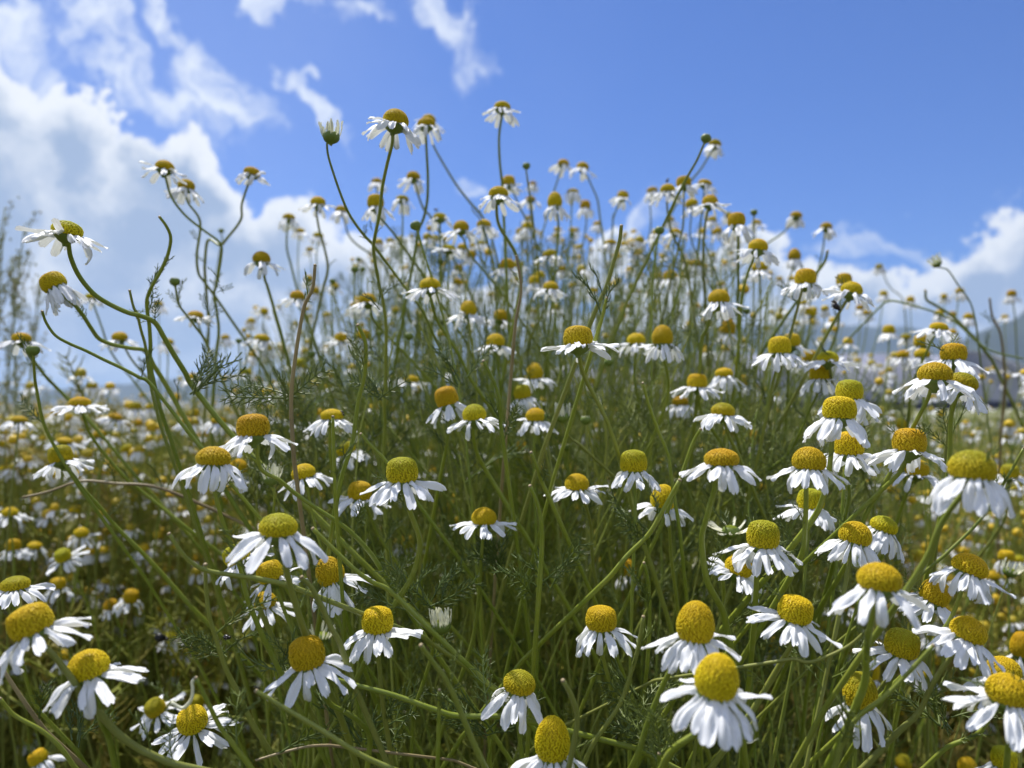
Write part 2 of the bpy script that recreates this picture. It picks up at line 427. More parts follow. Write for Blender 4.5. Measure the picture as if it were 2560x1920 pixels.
def ring_mesh(droop, seed):
    d = min((5, 22, 40, 58, 72), key=lambda q: abs(q - droop)); key = (d, seed)
    if key not in RINGS:
        rr = random.Random(seed * 31 + d); A = Acc()
        for (a, dd, roll, L) in petal_places(rr.randint(11, 15), d, rr):
            V, Q = rr.choice(LOWP); mm = np.array(petal_mtx(a, dd, roll, L))
            A.add(V @ mm[:3, :3].T + mm[:3, 3], Q)
        RINGS[key] = A.mesh('petals', M['petal'])
    return RINGS[key]
# green bract cup under the disc
V, Q = revolve([(.01, .0), (.40, .005), (.425, -.03), (.37, -.13), (.25, -.24), (.13, -.31), (.09, -.36), (.085, -.42)], 16)
V[:, :2] *= (1 + 0.05 * np.cos(np.arange(len(V)) % 16 * math.pi))[:, None]
CUP = mesh_quads('bracts', V, Q, M['bract'])
V, Q = revolve([(.34, .42), (.46, .30), (.50, .12), (.46, -.06), (.36, -.2), (.22, -.30), (.1, -.36), (.085, -.42)], 16)
V[:, :2] *= (1 + 0.05 * np.cos(np.arange(len(V)) % 16 * math.pi))[:, None]
CUPBUD = mesh_quads('bracts', V, Q, M['bract'])
V, Q = revolve([(.01, .42), (.16, .40), (.33, .31), (.42, .18)], 14)
BUDTOP = mesh_quads('disc', V, Q, M['disc_green'], tone=np.zeros(len(V)), gap=np.zeros(len(V)))
# feathery leaf sprigs (metres)
def sprig_geo(seed, L=0.034, pairs=7, sides=3, sub=True, r=0.00028):
    rr = random.Random(seed); A = Acc()
    bend = rr.uniform(-.5, .5); curve = []
    for i in range(7):
        t = i / 6; curve.append((L * t, bend * L * 0.35 * t * t, L * 0.25 * math.sin(t * 2)))
    C = np.array(curve); V, Q = tube(C, np.linspace(r * 1.5, r * .7, 7), sides, cap=False); A.add(V, Q, 0.2)
    for k in range(pairs):
        t = 0.18 + 0.8 * k / (pairs - 0.6)
        p = C[min(6, int(t * 6))] * (1 - (t * 6) % 1) + C[min(6, int(t * 6) + 1)] * ((t * 6) % 1)
        for sg in (1, -1):
            ln = L * 0.36 * (1 - 0.55 * abs(t - .45)) * rr.uniform(.7, 1.15)
            d = np.array([math.cos(0.75), sg * math.sin(0.75), rr.uniform(-.1, .5)]); d /= np.linalg.norm(d)
            up = np.array([0.35, 0, .25])
            q1 = p + d * ln * .5; q2 = q1 + (d + up) / np.linalg.norm(d + up) * ln * .5
            V, Q = tube([p, q1, q2], [r, r * .9, r * .45], sides, cap=False); A.add(V, Q, rr.random() * .4)
            if sub:
                for s2 in (1, -1):
                    d2 = d + np.array([s2 * .5 * d[1], -s2 * .5 * d[0] * 1.0, rr.uniform(-.2, .4)]) * 1.2; d2 /= np.linalg.norm(d2)
                    q0 = p + d * ln * rr.uniform(.3, .55)
                    V, Q = tube([q0, q0 + d2 * ln * rr.uniform(.35, .55)], [r * .85, r * .4], sides, cap=False); A.add(V, Q, rr.random() * .5)
    return A
SPR = [sprig_geo(400 + k, pairs=random.choice((4, 5, 6)), r=.00046, sides=5) for k in range(6)]
SPRM = [a.mesh('feathery_leaf', M['leaf']) for a in SPR]
SPRB = [(np.concatenate(a.V), np.concatenate(a.Q)) for a in [sprig_geo(500 + k, pairs=6, r=.00032) for k in range(6)]]
SPRL = [(np.concatenate(a.V), np.concatenate(a.Q)) for a in [sprig_geo(600 + k, pairs=5, sub=False, r=.0005) for k in range(5)]]

# ------------------------------------------------------------------ the flowers of the photograph
# id  x y (disc centre, photo pixels)  disc width  disc height  lean right  lean to viewer  petal droop  petals  [kind]
TAB = '''
F1 169 570 69 39 8 0 14 15
F2 130 703 58 46 -32 5 88 13
F3 54 842 42 24 0 0 24 12
F4 229 740 30 16 -5 0 25 11
F5 299 839 36 22 0 8 40 10
F6 490 785 36 18 5 0 14 12
F7 396 758 22 14 0 0 50 11
F8 420 853 26 16 0 0 50 11
F9 482 940 28 17 0 0 30 11
F10 612 928 28 17 0 0 30 11
G1 413 414 44 28 8 -5 20 12
G2 466 460 40 27 5 0 48 12
G3 631 428 40 23 12 0 28 10
H1 654 642 42 31 3 0 28 11
B2 991 295 62 46 12 -5 30 15
B3 1065 306 42 26 -5 0 42 12
B3b 1073 296 32 22 10 0 30 9
B4 1256 265 40 22 4 -6 38 12
B5 1246 480 47 30 0 -5 38 13
B6 1034 438 32 22 5 0 45 11
B7 942 452 26 15 0 0 22 10
B8 1272 451 30 26 0 0 40 11
B9 939 502 40 36 0 0 55 11
B10 795 502 36 24 0 0 25 11
B11 853 522 28 18 0 0 18 11
B12 722 541 28 16 0 0 40 11
B13 751 576 22 13 5 0 35 10
B14 796 587 24 14 5 0 35 10
B15 775 622 18 11 0 0 30 9
B16 1006 496 30 14 0 -12 55 12
B17 1100 541 32 18 0 -6 30 11
B18 1153 564 38 29 0 0 32 12
B19 1210 558 34 20 0 0 42 12
B20 1122 619 34 17 8 0 8 13
B22 1077 593 24 14 0 0 30 10
B23 1203 606 22 13 0 0 30 10
B24 1155 616 24 16 0 0 45 10
B25 1178 635 24 20 10 0 50 10
B26 1268 660 34 29 5 0 38 11
B27 1146 668 22 18 0 0 30 10
B29 772 694 22 15 0 0 40 10
B30 1075 708 50 30 0 0 22 13
C2 1409 406 27 18 8 0 30 10
C3 1457 414 29 20 8 0 38 12
C4 1332 458 18 12 0 0 40 9
C5 1326 496 24 13 0 0 35 10
C6 1387 498 36 40 0 0 60 11
C7 1432 477 27 11 0 0 55 11
C8 1463 511 25 23 0 0 58 11
C9 1558 487 27 21 18 0 35 11
C10 1630 474 26 14 -8 0 55 11
C11 1669 470 36 23 0 0 42 12
C12 1709 453 36 28 -5 0 38 12
C13 1763 456 32 15 12 0 30 12
C14 1775 500 38 29 3 0 18 12
C15 1728 506 30 22 -15 0 45 11
C17 1788 357 29 19 12 0 42 12
C18 1841 548 42 37 0 0 45 12
C20 1892 555 22 13 10 0 30 10
C21 1896 612 46 33 8 0 32 12
C22 1821 535 20 12 0 0 40 9
C23 1792 576 24 16 -20 0 20 11
C24 1780 547 22 15 0 0 40 10
C25 1688 578 28 17 5 0 30 11
C27 1675 547 20 13 0 0 40 9
C28 1318 563 25 19 0 0 50 11
C29 1320 544 18 12 0 0 40 9
C30 1493 558 20 12 0 0 40 10
C31 1527 605 28 14 5 0 22 12
C33 1375 632 34 19 -5 0 30 11
C34 1601 616 14 9 0 0 40 9
C35 1433 642 14 9 0 0 40 9
C36 1739 657 28 19 3 0 48 10
C37 1675 687 31 25 -8 0 40 10
C38 1351 686 26 20 5 0 40 10
C39 1337 700 28 23 0 0 40 10
C40 1377 714 38 23 3 0 30 12
C41 1899 665 36 25 0 0 45 10
C42 1637 671 16 10 0 0 40 9
R1 1991 536 27 16 10 0 40 12
R2 2066 564 27 18 8 0 28 11
R3 1986 635 29 30 0 0 50 11
R4 2014 691 49 43 3 0 38 14
R5 2110 697 36 32 0 0 25 11
R6 2131 720 50 35 18 0 20 13
R7 1949 696 16 12 0 0 40 8
R8 2027 779 26 24 8 0 20 10
R9 2198 664 17 11 0 0 60 8
R11 2209 733 18 15 5 0 50 8
R12 2276 748 18 17 0 0 50 8
R13 2360 739 16 12 0 0 45 8
R14 2400 726 20 15 8 0 30 9
R15 2529 733 20 17 0 0 55 8
R16 2347 781 20 14 0 0 40 9
R17 2380 785 18 14 0 0 40 9
R18 2421 790 22 17 5 0 60 7
R19 2512 791 16 11 0 0 30 9
R20 2150 768 18 15 0 0 45 9
R21 2168 780 20 14 0 0 50 9
R22 2222 823 27 24 0 0 30 10
R23 2264 840 22 13 0 0 50 11
R24 2304 850 34 32 0 0 65 8
R25 2348 816 42 22 12 0 28 13
R26 2380 829 22 14 0 0 40 10
R26b 2305 882 36 24 0 0 50 10
R26c 2258 884 30 20 0 0 50 10
R27 2384 879 58 46 3 0 40 12
R28 2338 928 77 50 4 0 24 13
R29 2411 950 66 40 20 8 40 12
R30 1949 862 53 47 0 0 28 13
R31 1979 850 40 36 0 0 15 11
R32 2024 889 34 29 0 0 40 10
R33 2070 891 49 30 3 0 10 13
R34 2050 930 48 40 0 0 35 13
R35 2124 973 62 52 5 0 40 12
R36 2099 1018 77 60 3 0 48 15
R37 2274 1099 75 62 5 0 28 13
R38 2122 1107 69 62 0 0 20 13
R39 2023 1144 78 60 3 0 22 14
R40 2027 1246 62 54 5 0 30 14
R41 2293 1168 53 42 8 5 10 12
R42 2431 1160 104 76 6 0 42 14
R43 2525 1177 40 36 0 10 15 13
R44 2253 1058 27 27 -20 5 15 12
R45 2140 1330 75 58 14 0 42 13
R46 2212 1309 63 40 18 5 45 13
R47 2199 1438 100 68 3 0 38 13
R48 2428 1409 80 52 20 5 45 13
R49 2480 1437 34 22 0 0 20 10
R50 2516 1388 36 28 0 0 70 6
R50b 2548 1396 24 18 0 0 70 6
R52 2299 1391 26 32 0 0 60 8
R53 2031 1339 26 22 0 0 60 8
R54 1971 1238 28 24 0 0 60 8
R55 2075 1425 26 20 0 0 50 9
L1 200 1003 48 25 0 0 6 16
L2 150 1134 54 46 -12 0 36 12
L3 534 1138 80 48 3 0 34 14
L4 597 1163 44 34 12 0 45 11
L5 632 1062 76 60 -4 0 26 13
L6 14 1170 26 19 0 0 40 10
L7 25 1278 34 22 0 5 12 12
L8 190 1272 26 20 0 0 25 11
L9 204 1329 32 22 12 10 35 9
L10 33 1361 32 29 0 0 40 10
L11 155 1387 37 30 -12 30 8 13
L12 87 1362 30 16 8 5 40 11
L13 406 1333 24 28 0 0 42 10
L14 588 1383 62 50 -28 5 20 14
L15 362 1200 20 17 0 0 50 9
L16 431 1165 22 17 -10 0 50 9
L17 376 1015 24 14 -5 0 40 11
L18 469 1052 28 16 20 0 40 9
L19 289 1040 30 15 15 0 25 11
L20 49 1047 36 16 5 0 40 11
L21 162 1100 34 14 10 5 25 11
L22 12 1107 26 18 0 0 50 9
L23 249 1084 30 20 0 0 45 10
L24 315 1119 26 18 -25 10 20 10
L25 547 1050 36 18 0 0 35 11
M1 38 1456 63 34 -4 0 26 14
M2 72 1549 98 78 -24 5 30 14
M3 218 1657 93 68 -12 5 24 14
M4 385 1767 47 40 -22 25 8 14
M5 479 1796 70 56 -5 22 12 17
M6 492 1752 34 30 5 5 30 9
M7 93 1891 43 34 -30 5 35 9
M8a 307 1463 26 24 20 10 30 10
M8b 328 1488 34 32 15 10 35 9
M8c 275 1509 32 24 -20 10 25 8
M8d 145 1457 34 28 0 5 35 9
M8e 304 1567 26 22 -35 20 5 11
M8g 486 1585 22 16 0 40 5 12
M8h 608 1592 28 20 0 0 70 6
M8i 163 1635 32 24 0 0 70 6
M8j 284 1643 24 16 0 0 70 6
M8k 124 1507 20 14 -10 0 25 9
M8l 124 1540 24 20 0 0 50 8
M8m 376 1641 16 12 0 0 50 8
N1 696 1309 90 56 3 4 22 14
N2 821 1423 68 68 -22 8 45 12
N3 673 1427 63 52 -22 5 25 11
N4 660 1498 56 40 -8 5 30 13
N5 944 1547 74 64 0 3 20 14
N6 766 1628 84 78 -8 6 30 15
N8 1210 1288 60 42 0 4 8 15
N9 1020 1352 34 31 -5 10 15 10
N10 900 1225 56 48 5 0 12 12
N11 1005 1173 75 66 -3 3 25 15
N12 1086 1175 26 20 0 5 -12 11
N13 757 1177 57 38 -14 5 18 12
N14 863 1119 46 34 -20 5 30 11
N15 830 1035 54 28 0 0 28 16
N16 1115 990 55 52 -16 0 42 11
N17 1185 1030 57 44 -5 0 12 14
N18 1171 769 40 38 0 0 28 12
N19 1239 849 44 34 0 0 22 12
N20 1253 788 34 28 8 0 30 10
N21 919 745 40 28 0 0 34 11
N22 889 762 26 18 0 0 40 10
N22b 744 737 36 24 5 0 34 11
N23 655 843 34 18 5 0 28 11
N24 853 843 30 24 5 0 30 11
N25 751 907 30 24 10 0 22 12
N26 909 836 30 26 0 0 40 9
N27 652 982 32 22 -10 0 25 10
N28 1029 947 34 20 0 5 10 14
N29 1000 937 20 15 0 0 40 9
N31 1077 882 20 18 0 0 40 9
N32 980 1044 24 16 0 0 22 10
N33 921 1073 28 18 0 0 35 11
N34 751 1043 30 24 0 0 40 10
N35 802 1031 26 20 0 0 40 10
N36 698 1124 28 26 0 0 30 10
D1 1445 840 70 56 0 -3 9 15
D2 1591 846 44 30 3 0 26 11
D3 1656 836 50 50 0 0 52 12
D4 1797 740 50 37 0 0 38 13
D5 1336 927 40 42 -5 0 24 12
D6 1305 978 42 38 -10 5 40 13
D7 1339 1035 48 34 0 5 40 13
D10 1477 949 18 16 0 0 20 9
D10b 1490 958 20 16 20 10 25 10
D11 1743 951 47 38 3 0 24 14
D12 1810 930 42 24 0 0 46 15
D13 1851 950 34 32 0 0 28 11
D14 1701 1001 38 24 0 0 42 11
D15 1808 1022 56 34 5 0 20 15
D16 1821 815 33 42 5 0 52 10
D17 1818 1087 28 24 0 0 40 10
D18 1886 1093 28 36 0 0 55 8
D19 1584 1151 64 58 0 0 38 13
D20 1804 1141 82 44 0 0 26 16
D21 1442 1203 58 42 0 4 14 15
D22 1659 1239 60 60 8 3 18 14
D23 1503 1543 74 60 0 3 40 13
D24 1740 1549 90 98 4 6 32 16
D25 1795 1684 104 106 10 8 28 16
D26 1908 1333 76 70 3 3 38 15
D27 1850 1410 66 50 20 8 12 15
D30 1300 1701 77 54 10 3 52 12
D31 1381 1840 84 106 0 4 42 12
D35 1570 1417 38 40 0 0 60 8
D36 1645 1478 26 22 0 0 60 8
D37 1459 1668 26 42 0 0 70 6
D38 1688 1290 30 26 0 0 40 9
D40 1903 1222 36 28 5 0 30 10
D41 1122 1563 28 18 0 0 30 9 x
P1 1990 1520 81 66 12 6 20 17
P2 2257 1605 78 68 12 8 12 14
P3 2341 1478 68 60 22 8 40 13
P4 2425 1570 82 58 20 8 30 14
P5 2151 1721 78 86 2 3 62 11
P6 2179 1671 38 52 10 3 70 7
P7 2507 1668 78 56 -5 3 50 9
P8 2522 1718 98 72 6 5 34 14
P9 2554 1608 50 62 0 0 60 9
P10 2311 1680 32 24 0 5 40 11
P11 2510 1891 56 52 5 0 45 11
P12 2418 1912 44 42 0 0 70 6
P13 2259 1903 36 36 0 0 70 6
P14 2031 1838 16 16 0 0 60 6
P15 1934 1611 34 42 0 0 70 7
P16 2334 1585 36 26 0 0 30 11
P17 2105 1514 32 22 0 10 20 11
P18 2452 1793 26 18 0 0 40 10
B1 828 342 46 30 0 0 -66 15 half
N7 1103 1565 52 34 -5 0 -72 18 half
N7b 679 1198 44 26 0 0 -68 14 half
N7c 806 1592 40 26 10 5 -45 12 half
D8 1406 1042 40 28 0 3 -72 16 half
D28 1827 1327 46 34 0 8 -10 11 half
D29 1717 1415 30 24 0 25 -50 10 half
D32 1688 1712 34 26 0 28 -55 14 half
D33 1666 1804 32 28 0 35 -50 14 half
D34 1853 1848 40 34 25 0 -35 9 half
R51 2525 1430 36 28 15 10 -60 12 half
R10 2342 659 26 18 -35 0 -60 12 half
N39 1112 804 26 26 0 0 -80 14 half
N40 1150 1233 22 18 0 0 -70 12 half
b1 82 876 32 28 0 0 0 8 bud
b2 437 704 25 18 0 0 0 8 bud
b3 597 852 16 14 0 0 0 8 bud
b4 553 577 14 12 0 0 0 8 bud
b5 1039 564 27 24 -20 0 0 8 bud
b6 896 648 13 12 0 0 0 8 bud
b7 887 674 19 20 0 0 0 8 bud
b8 1101 654 18 18 0 0 0 8 bud
b9 831 703 16 14 0 0 0 8 bud
b10 1765 346 26 20 8 0 0 8 bud
b11 1316 415 20 26 0 0 0 8 bud
b12 1885 531 18 14 0 0 0 8 bud
b13 1649 576 24 20 10 0 0 8 bud
b14 1430 587 14 13 0 0 0 8 bud
b15 1464 1050 26 22 0 0 0 8 bud
b16 1522 905 24 17 0 0 0 8 bud
b17 1419 1118 22 20 0 0 0 8 bud
b18 1355 1043 26 22 -10 0 0 8 bud
b19 1866 778 18 15 0 0 0 8 bud
b20 779 885 20 18 0 0 0 8 bud
b21 1023 840 22 16 0 0 0 8 bud
b22 947 834 18 18 0 0 0 8 bud
b23 1828 1485 20 24 0 0 0 8 bud
b24 341 1206 13 12 0 0 0 8 bud
b25 1252 1576 20 18 0 0 0 8 bud
b26 907 673 15 14 0 0 0 8 bud
'''
TILE = {'A': (0, 480, 3.456), 'B': (640, 240, 3.456), 'C': (1280, 240, 3.456), 'R': (1920, 480, 3.456), 'L': (0, 960, 3.456), 'N': (640, 720, 3.456),
        'D': (1280, 720, 3.456), 'Q': (1920, 960, 3.456), 'M': (0, 1440, 3.456), 'O': (640, 1200, 3.456), 'E': (1280, 1200, 3.456), 'U': (1920, 1440, 3.456),
        'S': (0, 0, 1.728), 'V': (640, 1600, 3.456), 'W': (1280, 1600, 3.456), 'X': (0, 0, 1.0), 'Z': (0, 700, 4.1475)}
def T(s):
    out = []; cur = 'X'
    for w in s.split():
        if w in TILE: cur = w; continue
        a, b = w.split(','); ox, oy, k = TILE[cur]; out.append((ox + float(a) / k, oy + float(b) / k))
    return out
PATH = {
'F1': 'A 590,440 610,560 680,720 800,870 930,960 1100,1040 1230,1075 1340,1130 1420,1260 1500,1400 1600,1560 1680,1700 X 600,1110 760,1260 900,1400',
'F2': 'A 610,945 700,1040 790,1180 860,1270 980,1320 1130,1350 1260,1375 1330,1500 1430,1660 X 470,1060 560,1220',
'F3': 'A 190,1310 280,1440 400,1600 500,1700 X 230,1060 330,1180', 'b1': 'A 290,1430 300,1600 315,1700 X 110,1060 150,1140 200,1220',
'F4': 'A 800,950 880,1170 930,1320 1010,1460 X 340,960 440,1100', 'F5': 'X 305,856 330,900 380,960 440,1040', 'F6': 'A 1700,1110 1760,1270 1850,1450 X 560,960',
'b2': 'A 1515,810 1540,960 1600,1050 1700,1180 1780,1300 X 560,960',
'G1': 'S 715,765 740,850 800,930 880,995 950,1050 A 1910,560 1870,800 1850,880 1875,1050 1890,1200 1870,1400 1850,1660 X 530,1100 560,1300',
'G2': 'S 815,880 865,960 850,1100 A 1715,700 1760,770 1850,890', 'G3': 'S 1080,775 1045,880 1040,950 980,1030 950,1060 X 520,600 A 1770,620 1770,700',
'b4': 'X 553,584 556,600 552,612', 'H1': 'S 1135,1150 1145,1210 B 100,1650 X 690,790 720,900',
'B1': 'B 615,405 625,520 680,700 740,870 800,1010 870,1120 940,1210 1000,1270',
'B2': 'B 1175,420 1130,600 1090,800 1070,1000 1030,1200 1015,1320 1040,1500 1070,1660 N 1100,130 1125,350 1120,600 1120,800 1110,1000 1115,1200 1100,1500 X 965,1300 975,1500',
'B3': 'B 1468,320 1475,500 1485,700 1480,900 1450,1050 1400,1180 1370,1380 X 1020,720', 'B3b': 'B 1500,300 1540,440 1640,620 1740,780 1850,920 1960,1050 X 1230,600 1260,720',
'B4': 'B 2125,170 2100,350 2105,550 2120,700 2130,800 X 1262,600 1270,760', 'B5': 'B 2080,930 2085,1060 2120,1160 2180,1250 X 1291,640 1303,700 1290,780 1270,880',
'B6': 'B 1370,740 1400,850 1450,980 1520,1060 X 1130,640', 'B10': 'B 520,980 545,1150 600,1350 620,1500 580,1660', 'B11': 'B 760,1060 800,1200 880,1290 1000,1370 1100,1450 X 1010,760',
'B12': 'B 275,1100 265,1300 300,1450 350,1650', 'B19': 'B 1975,1200 2020,1350 2060,1550 X 1240,760', 'B18': 'B 1790,1230 1850,1370 1960,1500 X 1260,740',
'B20': 'B 1645,1370 1630,1500 1600,1620', 'B9': 'B 1080,1060 1200,1200 1290,1330 1400,1480', 'B30': 'N 1520,120 1560,270 1640,400 1750,570 1850,780 1960,940 2050,1080',
'C2': 'C 420,650 370,800', 'C3': 'C 640,680 690,780 740,900 760,1050 790,1250', 'C6': 'C 395,1040 400,1200 380,1400 360,1600', 'C9': 'C 940,900 880,1040 870,1120',
'C10': 'C 1190,870 1200,1100 1170,1250 1050,1480', 'C11': 'C 1335,830 1350,1050 1400,1230 1480,1380 1530,1600', 'C12': 'C 1485,830 1480,1100 1450,1250', 'C14': 'C 1690,990 1660,1200 1650,1450 1660,1600',
'C17': 'C 1735,460 1640,620 1550,730 1440,900', 'b10': 'C 1665,400 1600,550 1520,690 1430,860', 'C18': 'C 1950,1150 1955,1280', 'C15': 'C 1555,1000 1540,1200 1590,1350 1640,1450',
'C21': 'C 2110,1350 2050,1500 2000,1660 D 1975,200 1960,450 1935,720 X 1830,1000', 'C13': 'C 1660,820 1640,1000 1620,1200', 'C8': 'C 640,1000 640,1120 610,1300',
'C40': 'D 310,90 270,220 200,340 150,480 140,620 X 1320,960', 'C5': 'C 155,930 165,1100 180,1300', 'b11': 'C 125,660 145,800 160,900', 'B8': 'C 10,830 60,950 110,1040',
'R1': 'R 200,280 120,360 0,440', 'R2': 'R 490,360 470,520 430,690', 'R3': 'R 230,600 180,770', 'R4': 'R 295,850 250,1020 200,1210',
'R6': 'R 700,910 600,1070 500,1250 400,1440', 'R8': 'R 365,1100 350,1220 320,1400', 'R9': 'R 980,670 1050,820 1160,920 1190,1100', 'R10': 'R 1500,655 1560,680 1640,800 1750,960 1800,1150',
'R5': 'R 625,940 615,1100 590,1230 545,1340',
'R15': 'R 2110,915 2135,1080', 'R25': 'R 1430,1260 1340,1450 1270,1600 Q 1240,0 1225,200 1210,360 X 2268,1150', 'R27': 'R 1610,1460 1600,1570 X 2380,1010',
'R28': 'Q 1415,0 1380,130 1250,380 1150,600 1000,870 850,1120 790,1300 690,1530 620,1660', 'R29': 'Q 1630,110 1580,300 1570,640 X 2360,1260', 'R30': 'R 95,1450 40,1660 X 1915,1050',
'R31': 'R 180,1430 175,1660', 'R33': 'R 530,1500 560,1660 Q 590,60', 'R34': 'Q 420,100 350,250 250,480 160,620 20,730', 'R36': 'Q 565,420 545,600 520,800 470,1000 400,1150 250,1350 130,1500',
'R38': 'Q 690,640 685,800 700,950 680,1100 650,1250', 'R39': 'Q 330,790 330,1000 320,1250 300,1450 200,1660', 'R41': 'Q 1250,840 1180,1000 1110,1200', 'R42': 'Q 1700,930 1500,1200 1400,1450 1280,1660',
'R47': 'U 930,260 870,500 850,700 840,900 750,1150 650,1400', 'R37': 'Q 1215,600 1150,750 1000,900', 'R43': 'Q 2060,1130 1980,1280 1840,1470', 'R48': 'U 1660,170 1560,400 1400,600 1180,850',
'L1': 'L 710,250 780,430 900,600 1100,830 1250,950 X 480,1330', 'L2': 'L 610,760 720,910 850,1050 1000,1230 1200,1430 1400,1640 X 480,1520', 'L3': 'L 1860,950 1920,1180 2000,1400 2080,1600 X 620,1500 660,1600',
'L4': 'L 2060,950 2150,1080 X 650,1350', 'L5': 'X 640,1100 O 40,-100 200,0 330,110 500,230 700,360 850,480 1000,650 1130,850 1220,980 X 1080,1620',
'L14': 'L 2110,1600 X 640,1500 700,1640', 'L8': 'L 660,1130 680,1400', 'M2': 'M 440,660 600,860 700,1000 850,1170 1000,1340 1200,1490 1500,1620 1750,1680', 'M3': 'M 850,1060 870,1250 940,1400 1000,1660',
'M1': 'M 115,200 150,560 230,900 310,1120 480,1320 650,1500 750,1650', 'M5': 'M 1600,1500 1560,1660', 'M4': 'M 1480,1090 1570,1140 1700,1180 1900,1210',
'N1': 'O 235,640 280,850 330,1030 380,1200 430,1340', 'N5': 'O 1050,1430 V 1055,100 1080,400 1110,650 1150,900 1180,1106', 'N6': 'V 560,380 600,480 650,560 800,640 930,740 985,850 960,1106',
'N7': 'O 1550,1340 1520,1500 1480,1650 V 1370,600 1350,750 1340,1106', 'N8': 'O 1965,440 1945,700 1930,950 1910,1150 1870,1400 1790,1650', 'N11': 'O 1280,100 1340,300 1405,480 1410,620 1340,850 1180,1110 X 930,1620',
'N10': 'O 930,180 990,320 1060,480 1200,690 1330,860 1550,1120', 'N16': 'N 1670,1180 1640,1400 1600,1600', 'N17': 'N 1880,1130 1880,1300 1920,1450 2000,1600 X 1290,1300',
'N2': 'O 690,900 740,1050 800,1250', 'N7b': 'O 160,90 155,260', 'N22b': 'N 375,120 420,200 X 800,900', 'N15': 'N 640,1180 640,1400 655,1560', 'N21': 'N 985,150 1020,280 1150,430 1320,600 1500,800',
'N28': 'N 1350,840 1400,950 1450,1120 1600,1370', 'N19': 'N 2070,510 2100,760 2130,1100',
'D1': 'D 575,560 600,690 640,800 720,950 820,1150 890,1350 950,1550 1000,1700 X 1590,1300 1640,1450', 'D2': 'D 1065,570 1060,800 1090,1000 1080,1200 1040,1370', 'D3': 'D 1310,600 1350,780 1345,950 1270,1160 1170,1400',
'D4': 'D 1730,220 1680,360 1640,450 1620,720', 'D8': 'D 430,1170 500,1290 580,1350', 'D11': 'D 1605,900 1640,1080 1750,1250', 'D12': 'D 1835,800 1870,1000 1920,1200 1980,1450 1990,1660',
'D15': 'D 1820,1110 1870,1270 1950,1430', 'D20': 'X 1795,1175 E 1755,60 1690,300 1640,520 1680,850 1760,1020 1830,1160 X 1830,1640', 'D21': 'E 600,130 650,260 680,400 690,600 710,800 760,1000 780,1080',
'D23': 'E 765,1400 W 780,120 840,350 920,570 1050,800 1180,970 1240,1106', 'D22': 'E 1340,260 1360,400 1380,700 1420,1000', 'D28': 'E 1880,540 1820,700 1830,950', 'D32': 'W 1420,470 1430,700 1440,900',
'D33': 'W 1350,780 1370,950', 'D29': 'E 1510,830 1520,980', 'D26': 'E 2130,620 2110,900 2100,1200', 'D25': 'W 1760,700 1650,780 1450,900 1350,1000 1300,1106', 'D24': 'E 1560,1420 1420,1560 W 1300,400 1180,700 1100,950 1030,1106',
'D31': 'X 1381,1895 1385,1960', 'D30': 'X 1290,1740 1298,1830 1310,1930', 'D34': 'W 1900,880 1780,980 1650,1106',
'P2': 'U 1115,700 1060,900 980,1080', 'P3': 'U 1400,260 1310,450 1200,650', 'P1': 'U 300,420 180,640 60,840 X 1880,1780', 'P4': 'U 1640,620 1440,900 1300,1180 1100,1370 820,1660', 'P8': 'U 2100,1120 2080,1400 2060,1660',
'P7': 'U 2010,960 1850,1330 1550,1480 1350,1660', 'M7': 'M 290,1620 280,1720',
}
